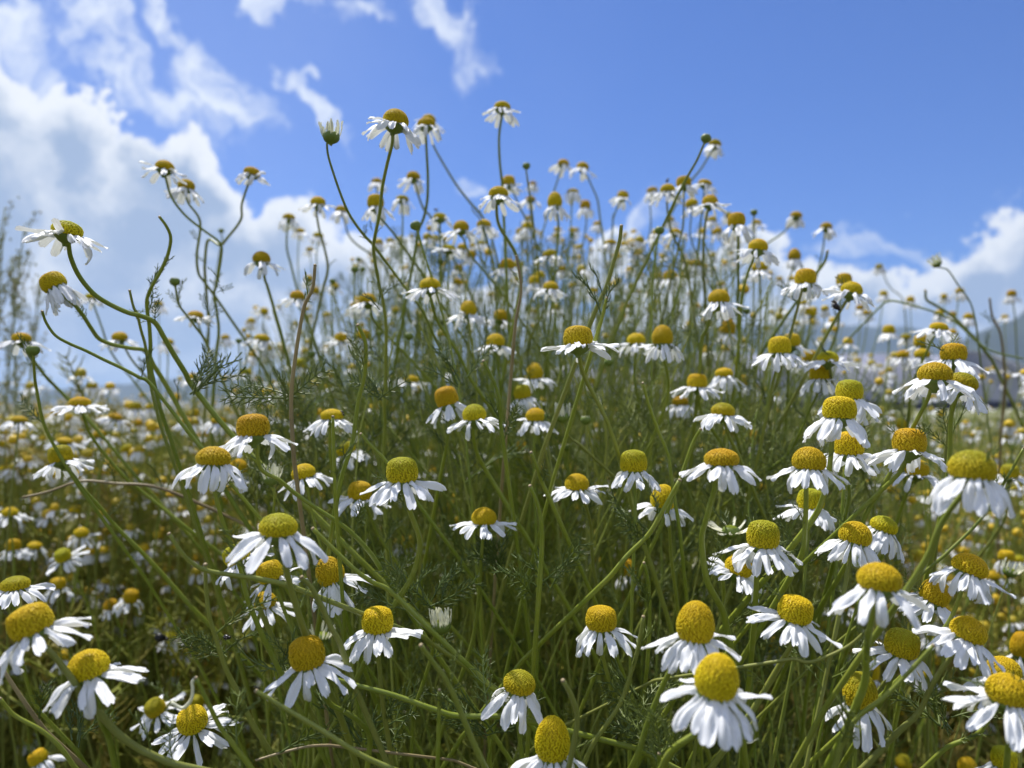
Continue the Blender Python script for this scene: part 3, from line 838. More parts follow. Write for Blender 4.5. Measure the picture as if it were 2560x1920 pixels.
# bare stems whose flower head has been picked:  name, description, width px, colour, path, depth
BARE = [
('s-shaped bare stem rising against the cloud at left', 10, 'stem', 'A 1378,215 1440,300 1475,400 1450,540 1390,680 1310,820 1270,930 1275,1050 1290,1150 1300,1320 1300,1500 X 400,1020', .26),
('short straight bare stem poking up right of the far left flower', 9, 'stem', 'A 1120,850 1150,980 1190,1080 1220,1200 1260,1350 1300,1660 X 400,1060', .27),
('thin arching bare stem curving right below the drooping left flower', 9, 'stem', 'A 365,1030 400,1130 480,1240 600,1310 740,1370 900,1450 1050,1520 1200,1600 1310,1670 X 470,1080', .24),
('dark slanting bare stem crossing the clouds left of the bush', 11, 'brown', 'B 510,1460 N 490,0 420,150 370,400 340,600 310,850 305,1080 X 735,1150', .23),
('tall curved bare stem in front of the left middle of the bush', 12, 'stem', 'N 880,320 940,450 950,600 930,800 890,950 860,1150 830,1350 750,1600 X 840,1260', .22),
('long bare stem with cut tip leaning left at upper center right', 12, 'stem', 'C 945,1120 930,1250 880,1430 810,1660 D 740,150 680,300', .25),
('bare stem with dark cut tip behind the broad-petalled center flower', 11, 'stem', 'D 820,85 780,250 720,450', .24),
('blurred bare stem beside the highest small flower at right', 9, 'stem', 'R 515,510 490,600 420,700', .45),
('short upright bare stem in front of the beetle flower petals', 11, 'stem', 'N 665,1110 670,1400 680,1560 X 838,1240', .21),
('thin slanting bare stem right of the tall middle stem', 10, 'stem', 'N 905,1260 1000,1370 1100,1470 X 1000,1200', .25),
('slanting bare stem with brown tip right of the two overlapping flowers', 11, 'stem', 'N 1965,630 2060,820 2110,1000 2110,1130 X 1260,1120', .25),
('thick bare stem running down right from its cut tip at center left', 14, 'stem', 'O 490,420 650,580 850,770 1000,880 1160,960 X 1060,1560', .20),
('bare stem curving down below the left tilted cone flower', 15, 'stem', 'O 395,840 480,930 560,1080 640,1260 720,1400 X 880,1700', .19),
('bare stem with pale dried tip near the bottom center', 16, 'stem', 'V 1425,45 1520,180 1640,340 1740,550 1850,820 1960,1060', .18),
('straight vertical bare stem with dark tip at the bottom center', 12, 'stem', 'V 1585,430 1580,700 1570,1106', .20),
('bare stem with cut tip standing behind the white skirted flowers', 11, 'stem', 'E 1140,715 1180,900 1190,1200 1170,1600', .24),
('short bare stem right of the drooping flower at bottom center', 13, 'stem', 'E 1135,1180 1090,1450 1030,1660 W 930,560 700,900 610,1106', .21),
('curving bare stem with cut tip among leaves right of center', 13, 'stem', 'E 155,50 230,250 260,500 240,900', .23),
('thick bent bare stem with pink tip above the tallest egg cone', 16, 'stem', 'W 440,350 520,500 565,680 525,950', .18),
('stubby bare stem with pink tip at the bottom edge', 13, 'stem', 'W 1270,980 1270,1120', .19),
('bare stem leaning left from a cut tip in the center', 12, 'stem', 'D 165,1420 220,1560 260,1680 X 1380,1260', .25),
('thin bare stem slanting right below the paired center flowers', 10, 'stem', 'D 1130,820 1180,1000 1270,1250 1350,1450 1380,1660 X 1700,1330', .25),
('bare stem leaning right left of the wide skirt flower', 11, 'stem', 'D 1630,1220 1560,1350 1450,1660 X 1660,1300', .26),
('thick pale green bare stem sweeping right from a hollow cut tip at left', 14, 'stem', 'L 1460,1295 1550,1430 1650,1540 1780,1610 2000,1650 2212,1680 O 200,890 330,930', .19),
('bare stem with a curled dried ribbon at its tip at lower left', 15, 'stem', 'M 1690,880 1800,1100 1900,1300 2050,1500 2200,1700', .18),
('thick double stem standing at the lower left of center', 14, 'stem', 'M 1775,-100 1780,100 1810,350 1870,550 1950,800 2050,1000 2180,1280', .20),
('brown dry stem slanting across the lower left corner', 12, 'brown', 'M 0,770 150,1000 310,1230 400,1350', .20),
('green stem slanting across the lower left corner', 12, 'stem', 'M 0,1060 120,1200 350,1330 520,1480 640,1650', .19),
('bare stem bending along the bottom edge near the right', 10, 'stem', 'U 860,460 700,600 500,700 350,745 230,715', .19),
('long diagonal stem crossing below the leaning yellow flowers at lower right', 15, 'stem', 'U 1430,600 1200,850 1000,1050 800,1200 650,1400 580,1660', .17),
('pale diagonal stem rising right above the leafy tuft', 14, 'stem', 'E 1450,0 1300,270 1180,470 1000,650 860,820 760,920', .22),
('horizontal yellow green stem lying across the bottom left of center', 16, 'stem', 'V 640,330 900,400 1200,480 1540,600 1750,655 2200,660', .20),
('long diagonal stem at the bottom left of center', 16, 'stem', 'V 0,440 250,590 600,800 900,990 1150,1106', .18),
('dry straw coloured stem lying across the left field', 8, 'brown', 'L 200,980 420,930 700,840 1000,860 1300,880 1550,960 1830,1080', .34),
('short brown straw stub at the bottom left', 8, 'brown', 'V 0,1040 200,980 450,920 630,910', .21),
('long arching stalk spanning the right hillside view', 5, 'stem', 'R 2212,1440 1950,1380 1800,1290 1650,1150 1500,1060 1250,980 1050,940 950,1010', .5),
('thin upright stalk at the right edge against the cloud', 7, 'brown', 'R 1915,920 1940,1080 2010,1230 2040,1500 2050,1660', .55),
('blurred bent stalk right of the pair of heads', 8, 'stem', 'R 1360,850 1370,930 1450,980 1600,1080 1800,1280 X 2480,900', .55),
('long pale stem slanting up right behind the three overlapping flowers', 9, 'stem', 'X 2560,1120 2520,1190 2450,1300 2360,1390', .24),
('thin dark stem with side leaves left of the wide center flower', 9, 'brown', 'X 1291,640 1303,720 1290,800 1284,860', .27),
]
SHORT = {'F1': 'far left curved-stem flower', 'B2': 'tallest large top flower', 'D1': 'wide skirted flower mid-center', 'D31': 'tall egg cone at bottom',
 'D25': 'biggest lower right cone', 'R42': 'big blurred right flower', 'R47': 'blurred lower right flower', 'M2': 'lower left corner pair', 'P8': 'blurred bottom right corner flower',
 'N6': 'large lower left-center flower', 'N11': 'big round flower left-center', 'L3': 'wide flower at middle left', 'D20': 'broad white skirt flower', 'C11': 'flower carrying a beetle',
 'R6': 'right tilted skyline flower', 'G1': 'upper left skyline pair', 'B5': 'flower against clouds top-center', 'R36': 'hanging skirt flower at right', 'C17': 'highest flower right of center',
 'N8': 'flat daisy at exact center', 'L1': 'flat left field flower', 'B30': 'domed flower on the bush', 'D4': 'drooping flower right of center', 'C18': 'domed right skyline flower', 'D23': 'drooping bottom center flower',
 'P5': 'tall cone at lower right', 'M5': 'wide fan flower bottom left', 'R28': 'broad flower by hill', 'B10': 'small flowers left skyline', 'C6': 'tall dark cone skyline'}
LAB = {
'F1': 'flat yellow disc with wind swept white petals on a long curved stem at far left',
'F2': 'left tilted flower hanging its white petals below the far left curved stem flower',
'B2': 'largest chamomile flower high against the blue sky, left of two overlapping smaller heads',
'B1': 'half open flower with short upright white rays, standing left of the tallest flower',
'B4': 'small flower alone on a thin straight stem, highest in blue sky at center',
'D1': 'drum shaped orange yellow disc with a wide flat skirt of petals in the middle',
'D31': 'tallest egg shaped yellow cone with drooping petals cut by the bottom edge',
'D25': 'big round yellow cone with fanned white petals near the bottom right of center',
'D24': 'tall round cone with layered drooping petals, above the biggest lower right cone',
'R42': 'large blurred close flower with hanging petals at the right edge',
'R47': 'large blurred close flower with flat disc crossing in front at lower right',
'P8': 'large blurred close flower in the bottom right corner',
'M2': 'large left tilted cone with petals fanned to the right, at the left edge',
'M3': 'large yellow dome with spread petals, low left below another large flower',
'M5': 'flower facing the viewer with a wide fan of white petals at bottom left',
'M4': 'small round flower facing the viewer beside the bottom left fan flower',
'N6': 'large golden flower with drooping petals at lower left of center',
'N5': 'drum shaped flower with spread petals right of the large lower left golden flower',
'N7': 'half open flower with a ring of upright cream rays near bottom center',
'N11': 'big round golden disc with sloping petals on a kinked stem, left of center',
'N8': 'small flat daisy with evenly spread petals on a straight stem at center',
'N2': 'left tilted cone with short hanging petals, just below the blurred flat disc flower',
'N1': 'blurred wide flat disc flower with sloping petals left of center',
'L3': 'wide flat golden disc with hanging petals at middle left',
'L5': 'round golden disc with petals swept right on a thick diagonal stem, upper left-center',
'L1': 'thin flat flower with horizontal petals over the left field',
'D20': 'broad domed disc with a full white skirt of petals, right of center',
'D23': 'domed flower with drooping petals low in the center above a crossing of stems',
'D30': 'right tilted flower with hanging petals directly above the bottom egg shaped cone',
'C11': 'domed flower on the skyline carrying a tiny black beetle on top',
'C17': 'highest flower on the right skyline beside a round bud',
'b10': 'round green bud at the tip of the highest right skyline stem',
'R6': 'right tilted flower on the right skyline overlapping another yellow head',
'R36': 'round disc with long hanging skirt of petals at upper right, above another disc',
'G1': 'upper flower of a close pair against the cloud at upper left',
'G2': 'lower flower of a close pair against the cloud at upper left',
'N15': 'flower with radiating flat petals and a tiny beetle on its disc',
'P5': 'tall egg cone with few curled petals behind a blurred stem at lower right',
'P1': 'round disc with a wide fan of petals, left of the blurred lower right flower',
'b1': 'closed striped bud at left edge below a small flat flower',
'D8': 'half open bud with upright cream rays in the center of the bush',
'D12': 'small greenish dome with a dense hanging petal skirt right of center',
}

# ------------------------------------------------------------------ build the flowers
FL = []
for ln in TAB.strip().splitlines():
    p = ln.split(); kind = p[9] if len(p) > 9 else 'open'
    if kind == 'x': continue
    FL.append(dict(id=p[0], x=float(p[1]), y=float(p[2]), w=float(p[3]), h=float(p[4]), lean=float(p[5]), fwd=float(p[6]), droop=float(p[7]), n=int(p[8]), kind=kind))
rnd = random.Random(11)
DMM = {'open': 0.0085, 'half': 0.0064, 'bud': 0.0046}
GROUP = {'open': 'chamomile flowers in the field', 'half': 'half open chamomile flowers', 'bud': 'closed chamomile buds'}
def axis_of(lean, fwd):
    a = Vector((math.sin(R(lean)), -math.sin(R(fwd)), math.cos(R(lean)) * math.cos(R(fwd)))); a.normalize(); return a
def bez(p0, p1, p2, p3, n):
    t = np.linspace(0, 1, n)[:, None]
    return (1 - t) ** 3 * p0 + 3 * (1 - t) ** 2 * t * p1 + 3 * (1 - t) * t * t * p2 + t ** 3 * p3
def root_of(H, x, w):
    bush = 500 < x < 2250 or w > 45
    if bush: rx = H.x * 0.55 + 0.015 + rnd.uniform(-.03, .03)
    else: rx = H.x + rnd.uniform(-.05, .05)
    return np.array([rx, max(0.14, H.y + rnd.uniform(-.02, .06)), 0.0])
def stem_points(P0, dirn, pts, d, x, w, H):
    """world points of a stem from the head down to the ground"""
    root = root_of(H, x, w)
    if pts:
        P = [np.array(P0)] + [np.array(at(px, py, d * (1 + 0.02 * i))) for i, (px, py) in enumerate(pts)]
        C = catmull(P, 5)
        if not 900 < x < 1700 or True:
            tg = C[-1] - C[-4]; tg /= np.linalg.norm(tg) + 1e-9
        if tg[2] > -0.25: tg[2] = -0.25; tg /= np.linalg.norm(tg)
        k = 0.35 * C[-1][2]
        root = np.array([C[-1][0] + tg[0] * 0.30, max(0.12, C[-1][1] + 0.13), 0.0])
        E = bez(C[-1], C[-1] + tg * k + np.array([0, .03, 0]), root + np.array([0, 0, 0.14]), root, 12)
        return np.vstack([C, E[1:]]), len(C)
    p0 = np.array(P0); L1 = rnd.uniform(.03, .07)
    dd = np.array(dirn) * 0.6 + np.array([(root[0] - p0[0]) * 0.9, 0, -0.6]) * 0.6; dd /= np.linalg.norm(dd)
    mid = p0 + np.array(dirn) * L1
    m2 = mid + dd * rnd.uniform(.08, .14) + np.array([rnd.gauss(0, .012), rnd.gauss(0, .008), 0])
    C = bez(p0, mid, m2, root + np.array([rnd.gauss(0, .02), 0, .12]), 18)
    E = np.vstack([C, root[None]])
    E[1:-1, 0] += 0.0022 * np.sin(np.linspace(0, 9, len(E) - 2) + rnd.uniform(0, 6)) * np.linspace(.3, 1, len(E) - 2)
    return E, len(E)
def add_leaves(stem_o, root, P, vis, count, scale=1.0):
    for k in range(count):
        i = int(rnd.uniform(.2, .97) * (vis - 2)) + 1
        if vis < 6: break
        p = P[i]
        if p[2] > .56 and rnd.random() < .8: continue
        tg = P[max(0, i - 1)] - P[min(len(P) - 1, i + 1)]; tg /= np.linalg.norm(tg) + 1e-9
        a = rnd.uniform(0, 6.28); side = Vector((math.cos(a), math.sin(a) * .7, rnd.uniform(.3, 1.3))).normalized()
        q = side.to_track_quat('X', 'Z') @ Quaternion((1, 0, 0), rnd.uniform(-1, 1))
        s = rnd.uniform(.35, .6) * scale * (.5 if p[2] > .56 else .85)
        obj('feathery_leaf', rnd.choice(SPRM), stem_o, Matrix.Translation(Vector(p) - root) @ q.to_matrix().to_4x4() @ Matrix.Scale(s, 4))
def build_flower(f):
    k = f['kind']; Dm = f.get('D', DMM[k]); d = FPX * Dm / f['w']; f['d'] = d
    asp = max(.36, min(1.40, f['h'] / f['w'] * (.90 if f['h'] / f['w'] < .95 else .95)))
    ax = axis_of(f['lean'], f['fwd'])
    C = f['pos'] if 'pos' in f else at(f['x'], f['y'], d)
    H = C - ax * (asp * Dm * 0.5) if k == 'open' else C - ax * (0.1 * Dm)
    base = H - ax * Dm * 0.36
    P, vis = stem_points(base, -ax, T(PATH[f['id']]) if f['id'] in PATH else None, d, f['x'], f['w'], H)
    P = np.vstack([np.array(base + ax * Dm * .06)[None], P])
    root = Vector(P[-1])
    e = bpy.data.objects.new({'open': 'chamomile_flower', 'half': 'half_open_flower', 'bud': 'chamomile_bud'}[k], None); COL.objects.link(e)
    e.empty_display_size = .01; e.location = root
    f['o'] = e
    big = f['w'] >= 40
    rs = 0.00056 * (Dm / .0085) * rnd.uniform(.88, 1.15)
    if k == 'bud': rs = 0.00048
    n = len(P); rad = np.interp(np.arange(n), [0, 2, 6, n - 1], [rs * 1.25, rs * .95, rs, rs * 1.7])
    A = Acc(); V, Q = tube(P - np.array(root), rad, 12 if big else 8, 0.07 if big else 0.0); A.add(V, Q)
    st = obj('stem', A.mesh('stem', M['stem']), e)
    if f['w'] >= 26 and k != 'bud' or f['id'] in PATH: add_leaves(st, root, P, vis, rnd.choice((0, 1, 1, 2)) if f['id'] not in PATH else rnd.choice((1, 2, 3)), 0.8 if f['w'] < 50 else .75)
    q = ax.to_track_quat('Z', 'Y') @ Quaternion((0, 0, 1), rnd.uniform(0, 6.28))
    HM = Matrix.Translation(H - root) @ q.to_matrix().to_4x4()
    S = Matrix.Scale(Dm, 4)
    lod = 0 if f['w'] >= 36 else 1
    if k == 'open':
        kind = min(DSPEC, key=lambda z: abs(DSPEC[z][1] - asp)); zs = asp / DSPEC[kind][1]
        mn = rnd.choice(['disc_yellow', 'disc_yellow', 'disc_orange', 'disc_lemon' if f['y'] > 900 or asp < .6 else 'disc_yellow'])
        if f['y'] > 1400 and f['w'] > 80: mn = 'disc_yellow'
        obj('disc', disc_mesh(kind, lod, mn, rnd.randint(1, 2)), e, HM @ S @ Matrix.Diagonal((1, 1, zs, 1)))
        obj('bracts', CUP, e, HM @ S)
        pl = f.get('pl', rnd.uniform(1.0, 1.2)) * (1.0 if asp > .5 else 1.0)
        if f['w'] >= 30:
            for (a, dd, roll, L) in petal_places(f['n'] + 2, f['droop'] * .78, rnd):
                obj('petal', rnd.choice(PET), e, HM @ S @ petal_mtx(a, dd, roll, L * pl, rnd.uniform(.68, .84)))
        else:
            obj('petals', ring_mesh(f['droop'] * .8, rnd.randint(1, 3)), e, HM @ S @ Matrix.Diagonal((pl, pl, pl, 1)))
    elif k == 'half':
        obj('bracts', CUPBUD, e, HM @ S @ Matrix.Diagonal((.92, .92, .8, 1)))
        obj('disc', disc_mesh('flat', lod, 'disc_green', 1), e, HM @ S @ Matrix.Diagonal((.80, .80, .85, 1)))
        for (a, dd, roll, L) in petal_places(f['n'], f['droop'], rnd, True):
            obj('ray', rnd.choice(RAY), e, HM @ S @ petal_mtx(a, dd, roll, L * (.88 if f['droop'] < -30 else .95), 0.9, 0.38, 0.06))
    else:
        obj('bracts', CUPBUD, e, HM @ S)
        obj('disc', BUDTOP, e, HM @ S)
        for i in range(9):
            obj('ray', RAY[i % 4], e, HM @ S @ petal_mtx(i * .698, -82, 0, .42, 0.8, 0.44, 0.12) @ Matrix.Rotation(R(-12), 4, 'Y'))
    return e
for f in FL: build_flower(f)

# extra blurred flowers of the same field that make up the 300 largest
EX = []
def field_h(x, y):
    """height of the field's flower tops at ground position x,y"""
    s = x / max(.3, y)
    h = 0.455 - 0.09 * min(1, max(0, (s - .1) / .5))
    if s < -.1: h += 0.035 * min(1, (y / 2.0))
    return h
def keep_clear(x, y, w):
    for f in FL:
        if abs(f['x'] - x) < (f['w'] + w) * .75 and abs(f['y'] - y) < (f['h'] + w) * .75 and f['w'] > 34: return False
    return True
tries = 0
while len(EX) < 72 and tries < 6000:
    tries += 1
    zone = rnd.random()
    if zone < .42: x = rnd.uniform(560, 2000); y = rnd.uniform(560, 1050); w = rnd.uniform(15, 24)
    elif zone < .8: x = rnd.uniform(0, 620); y = 960 + 640 * rnd.random() ** 1.3; w = rnd.uniform(20, 27)
    else: x = rnd.uniform(2000, 2560); y = rnd.uniform(900, 1500); w = rnd.uniform(16, 24)
    sky = np.interp(x, [0, 560, 800, 1000, 1300, 1700, 1850, 2000, 2200, 2560], [930, 760, 640, 560, 520, 520, 600, 700, 860, 950])
    if y < sky or not keep_clear(x, y, w): continue
    if any(abs(f['x'] - x) < 30 and abs(f['y'] - y) < 26 for f in EX): continue
    f = dict(id='e%d' % len(EX), x=x, y=y, w=w, h=w * rnd.uniform(.5, .9), lean=rnd.gauss(0, 10), fwd=rnd.gauss(3, 8), droop=rnd.uniform(15, 55), n=12, kind='open', extra=True)
    EX.append(f); build_flower(f)

# labels that single out each flower by the marked flowers near it
ANC = [f for f in FL if f['id'] in SHORT]
used = {}
for f in FL:
    o = f['o']; tag(o, None, 'flower' if f['kind'] != 'bud' else 'flower bud', GROUP[f['kind']])
    if f['id'] in LAB: o['label'] = LAB[f['id']]; continue
    a = min((q for q in ANC if q is not f), key=lambda q: math.hypot(q['x'] - f['x'], q['y'] - f['y']))
    dx, dy = f['x'] - a['x'], f['y'] - a['y']
    ang = math.degrees(math.atan2(-dy, dx)) % 360
    f['dir'] = ['right of', 'up-right of', 'above', 'up-left of', 'left of', 'down-left of', 'below', 'down-right of'][int((ang + 22.5) // 45) % 8]
    f['anc'] = a; f['dist'] = math.hypot(dx, dy)
ORD = ['first', 'second', 'third', 'fourth', 'fifth', 'sixth', 'seventh', 'eighth', 'ninth']
for f in FL:
    if 'anc' not in f: continue
    peers = sorted([q for q in FL if 'anc' in q and q['anc'] is f['anc'] and q['dir'] == f['dir']], key=lambda q: q['dist'])
    k = peers.index(f)
    size = 'large' if f['w'] > 72 else 'medium' if f['w'] > 45 else 'small' if f['w'] > 28 else 'tiny'
    if f['kind'] == 'open':
        form = 'cone' if f['h'] / f['w'] > .85 else 'domed' if f['h'] / f['w'] > .6 else 'flat'
        pet = 'drooping' if f['droop'] > 36 else 'sloping' if f['droop'] > 18 else 'spread'
        txt = '%s %s flower, %s petals' % (size, form, pet)
    elif f['kind'] == 'half': txt = '%s half-open flower, upright rays' % size
    else: txt = '%s closed green bud' % size
    f['o']['label'] = '%s, %s %s %s' % (txt, ORD[min(8, k)], f['dir'], SHORT[f['anc']['id']])
for f in EX:
    z = 'in the dense field at left' if f['x'] < 640 else 'in the field at right below the hills' if f['x'] > 1990 else 'deep inside the bush behind the sharp flowers'
    tag(f['o'], 'tiny blurred chamomile flower ' + z, 'flower', 'blurred flowers ' + z)

# bare stems
for k, (lab, wpx, mt_, path, d) in enumerate(BARE):
    px = T(path)
    P = [np.array(at(x, y, d * (1 + .012 * i))) for i, (x, y) in enumerate(px)]
    C = catmull(P, 5)
    down = C[-1][2] <= C[0][2] or True
    tg = C[-1] - C[-3]; tg /= np.linalg.norm(tg)
    if tg[2] > -.3: tg[2] = -.3; tg /= np.linalg.norm(tg)
    root = np.array([C[-1][0] + tg[0] * .30, max(.12, C[-1][1] + .15), 0.0])
    E = bez(C[-1], C[-1] + tg * C[-1][2] * .35 + np.array([0, .04, 0]), root + np.array([0, 0, .12]), root, 12)
    Pn = np.vstack([C, E[1:]]); rr_ = wpx / FPX * d / 2 * .76
    rad = np.interp(np.arange(len(Pn)), [0, len(Pn) - 1], [rr_ * .92, rr_ * 1.5])
    e = bpy.data.objects.new('bare_stem', None); COL.objects.link(e); e.location = Vector(root); e.empty_display_size = .01
    A = Acc(); V, Q = tube(Pn - root, rad, 12, .07); A.add(V, Q)
    so_ = obj('stalk', A.mesh('stalk', M['brown' if mt_ == 'brown' else 'stem']), e)
    A = Acc(); V, Q = tube(np.array([C[0] - (C[1] - C[0]) / np.linalg.norm(C[1] - C[0]) * rr_ * .5, C[0], C[0] + (C[1] - C[0]) * .12]) - root, [rr_ * .8, rr_ * 1.0, rr_ * .97], 10); A.add(V, Q)
    obj('cut_tip', A.mesh('cut_tip', M['brown']), e)
    add_leaves(so_, Vector(root), Pn, len(C), rnd.choice((0, 1, 1, 2)))
    if 'ribbon' in lab:
        rb = T('M 1690,880 1660,920 1665,990 1650,1070 1600,1130 1560,1140 1480,1090')
        A = Acc(); V, Q = tube(catmull([np.array(at(x, y, d)) - root for x, y in rb], 4), .0004, 6); A.add(V, Q)
        obj('dried_ribbon', A.mesh('dried_ribbon', M['ray']), e)
    tag(e, lab, 'stem', 'stems without flower heads')

# feathery leaf tufts the photo shows sharply
def tuft(x, y, d, n, size, lab, spread=1.0, up=.6):
    c = at(x, y, d); e = bpy.data.objects.new('leaf_tuft', None); COL.objects.link(e); e.location = c; e.empty_display_size = .01
    for i in range(n):
        a = rnd.uniform(0, 6.28); v = Vector((math.cos(a) * spread, math.sin(a) * .5, rnd.uniform(-.1, 1) * up + .2)).normalized()
        q = v.to_track_quat('X', 'Z') @ Quaternion((1, 0, 0), rnd.uniform(-2, 2))
        s = size * rnd.uniform(.5, .85)
        obj('feathery_leaf', rnd.choice(SPRM), e, Matrix.Translation((rnd.gauss(0, .002), 0, rnd.gauss(0, .002))) @ q.to_matrix().to_4x4() @ Matrix.Scale(s, 4))
    tag(e, lab, 'leaves', 'feathery leaf tufts')
TUFT = [(1610, 1800, .20, 9, .8, 'dark feathery leaf tuft at the bottom right of the egg shaped cone'), (545, 1640, .20, 6, .6, 'fresh leaf tuft where the thick stems fork at lower left'),
 (1100, 1530, .22, 4, .8, 'leaf sprig standing above the half open cream flower'), (1620, 1335, .23, 4, .85, 'dark leaf sprig at a stem fork right of center'),
 (720, 1010, .22, 5, .75, 'leaf tuft at the foot of the dark slanting stem'), (955, 990, .23, 4, .7, 'leaf whorl on the tall stem in the middle of the bush'),
 (965, 755, .23, 3, .6, 'small leaf whorl high on the tall middle stem'), (2080, 1680, .20, 4, .7, 'dark comb-like leaf left of the tall cone at lower right'),
 (1350, 1480, .22, 6, .8, 'dark leaf tuft among stems below center'), (1690, 1890, .2, 7, .8, 'leaf tuft on the bottom edge right of center'), (480, 980, .24, 5, .7, 'leaf tuft where the long curved left stem branches'),
 (1030, 1490, .21, 6, .7, 'leaf tuft at the joint of the kinked stem'), (1260, 1420, .26, 6, .8, 'soft leaf tuft just left of center bottom'), (700, 1660, .22, 6, .7, 'leaf tuft behind the large lower left golden flower'),
 (2030, 1400, .24, 6, .7, 'leaf tuft between stems at the right'), (1150, 950, .25, 4, .8, 'drooping leaf below the upper center buds'), (200, 1860, .19, 5, .6, 'feathery leaves at the bottom left corner'),
 (1200, 1840, .21, 7, .8, 'leaf tuft left of the bottom egg shaped cone'), (900, 1850, .22, 7, .8, 'leaf tuft at the bottom under the drum flower'), (2350, 1800, .22, 7, .8, 'leaf tuft at the bottom right'), (545, 730, .27, 4, .5, 'thin leaflets on the forked stem at upper left'),
 (530, 800, .27, 4, .55, 'leaf whorl below the fork of the upper left stems'), (925, 590, .24, 4, .30, 'small leaf cluster at the fork under the tallest flower')]
for t_ in TUFT: tuft(t_[0], t_[1], t_[2] + .03, t_[3], t_[4] * (.5 if t_[1] < 900 else .9), t_[5])

# insects
def insect(x, y, d, L, lab, name='beetle', ang=0.0, wings=False):
    c = at(x, y, d); e = bpy.data.objects.new(name, None); COL.objects.link(e); e.location = c; e.rotation_euler = (0, ang, rnd.uniform(-.5, .5)); e.empty_display_size = .002
    A = Acc(); V, Q = revolve([(.01, 0), (.16, .04), (.26, .2), (.28, .4), (.2, .62), (.14, .68)], 10); V = V[:, [2, 0, 1]] * L; V[:, 0] -= L * .35; A.add(V, Q)
    obj('body', A.mesh('body', M['bug']), e)
    A = Acc(); V, Q = revolve([(.01, 0), (.13, .06), (.15, .15), (.08, .25), (.01, .28)], 8); V = V[:, [2, 0, 1]] * L; V[:, 0] += L * .3; A.add(V, Q)
    obj('head', A.mesh('head', M['bug']), e)
    for s in (1, -1):
        for q in (-.1, .1, .28):
            A = Acc(); V, Q = tube(np.array([[q, s * .18, 0], [q * 1.3, s * .42, .12], [q * 1.6, s * .55, -.2]]) * L, L * .025, 4); A.add(V, Q); obj('leg', A.mesh('leg', M['bug']), e)
        if wings:
            A = Acc(); V, Q = petal_geo(.1, .34, .1, .5, 900, nl=6, nw=4); A.add(V * L * .9, Q)
            obj('wing', A.mesh('wing', M['wing']), e, Matrix.Translation((L * .15, s * L * .06, L * .22)) @ Matrix.Rotation(math.pi + s * .35, 4, 'Z'))
    tag(e, lab, 'insect')
fd = {f['id']: f['d'] for f in FL}
insect(1668, 452, fd['C11'], .0030, 'tiny black beetle sitting on top of a domed flower on the skyline', ang=-1.2)
insect(1089, 524, fd['B17'], .0030, 'tiny black beetle on a small flower left of the cloud flower')
insect(599, 1137, fd['L4'] * .97, .0028, 'small dark fly on the disc behind the wide middle left flower', 'fly', 0, True)
insect(855, 1032, fd['N15'], .0026, 'small beetle on the right rim of the radiating flower', ang=1.0)
insect(2090, 766, .30, .0040, 'dark fly resting on a thin stem below the right skyline pair', 'fly', .8, True)
insect(566, 1593, .21, .0026, 'black ant-like insect on a stem near the lower left fork', 'ant')
insect(400, 1594, .40, .0075, 'pale brown hoverfly perched on a small yellow flower in the left field', 'hoverfly', .3, True)
f = dict(id='hf', x=424, y=1590, w=30, h=22, lean=0, fwd=5, droop=50, n=10, kind='open'); build_flower(f)
tag(f['o'], 'small yellow flower with few petals carrying the pale brown hoverfly', 'flower', GROUP['open'])

for o_ in list(COL.objects):
    if 'label' in o_.keys() and len(o_['label'].replace('-', ' ').replace(',', ' ').split()) > 16: print('LONG', o_['label'])

# ------------------------------------------------------------------ uncountable undergrowth of the bush
g = np.random.default_rng(5)
def quat_mats(n, dirs, roll):
    X = dirs / np.linalg.norm(dirs, axis=1)[:, None]
    up = np.tile([0, 0, 1.0], (n, 1)); Y = np.cross(up, X); Y /= np.linalg.norm(Y, axis=1)[:, None] + 1e-9; Z = np.cross(X, Y)
    c, s = np.cos(roll)[:, None], np.sin(roll)[:, None]
    Y2 = Y * c + Z * s; Z2 = Z * c - Y * s
    return np.stack([X, Y2, Z2], -1)
def scatter(A, variants, pos, dirs, scale, tone):
    n = len(pos); roll = g.uniform(-1.2, 1.2, n); Ms = quat_mats(n, dirs, roll); pick = g.integers(0, len(variants), n)
    for k, (V, Q) in enumerate(variants):
        ix = np.where(pick == k)[0]
        if not len(ix): continue
        VV = np.einsum('nij,vj->nvi', Ms[ix], V) * scale[ix][:, None, None] + pos[ix][:, None, :]
        QQ = (Q[None] + (np.arange(len(ix)) * len(V))[:, None, None]).reshape(-1, 4)
        A.add(VV.reshape(-1, 3), QQ, np.repeat(tone[ix], len(V)))
def sky_row(x):
    return np.interp(x, [0, 300, 500, 620, 720, 820, 900, 1000, 1100, 1300, 1500, 1600, 1700, 1800, 1900, 1980, 2100, 2200, 2300, 2560],
                     [1180, 1040, 900, 800, 740, 700, 660, 590, 590, 590, 600, 600, 580, 600, 660, 720, 830, 900, 930, 950])
SA = Acc(); LA = Acc()
pos = []; dirs = []; scl = []; ton = []
NS = 1900
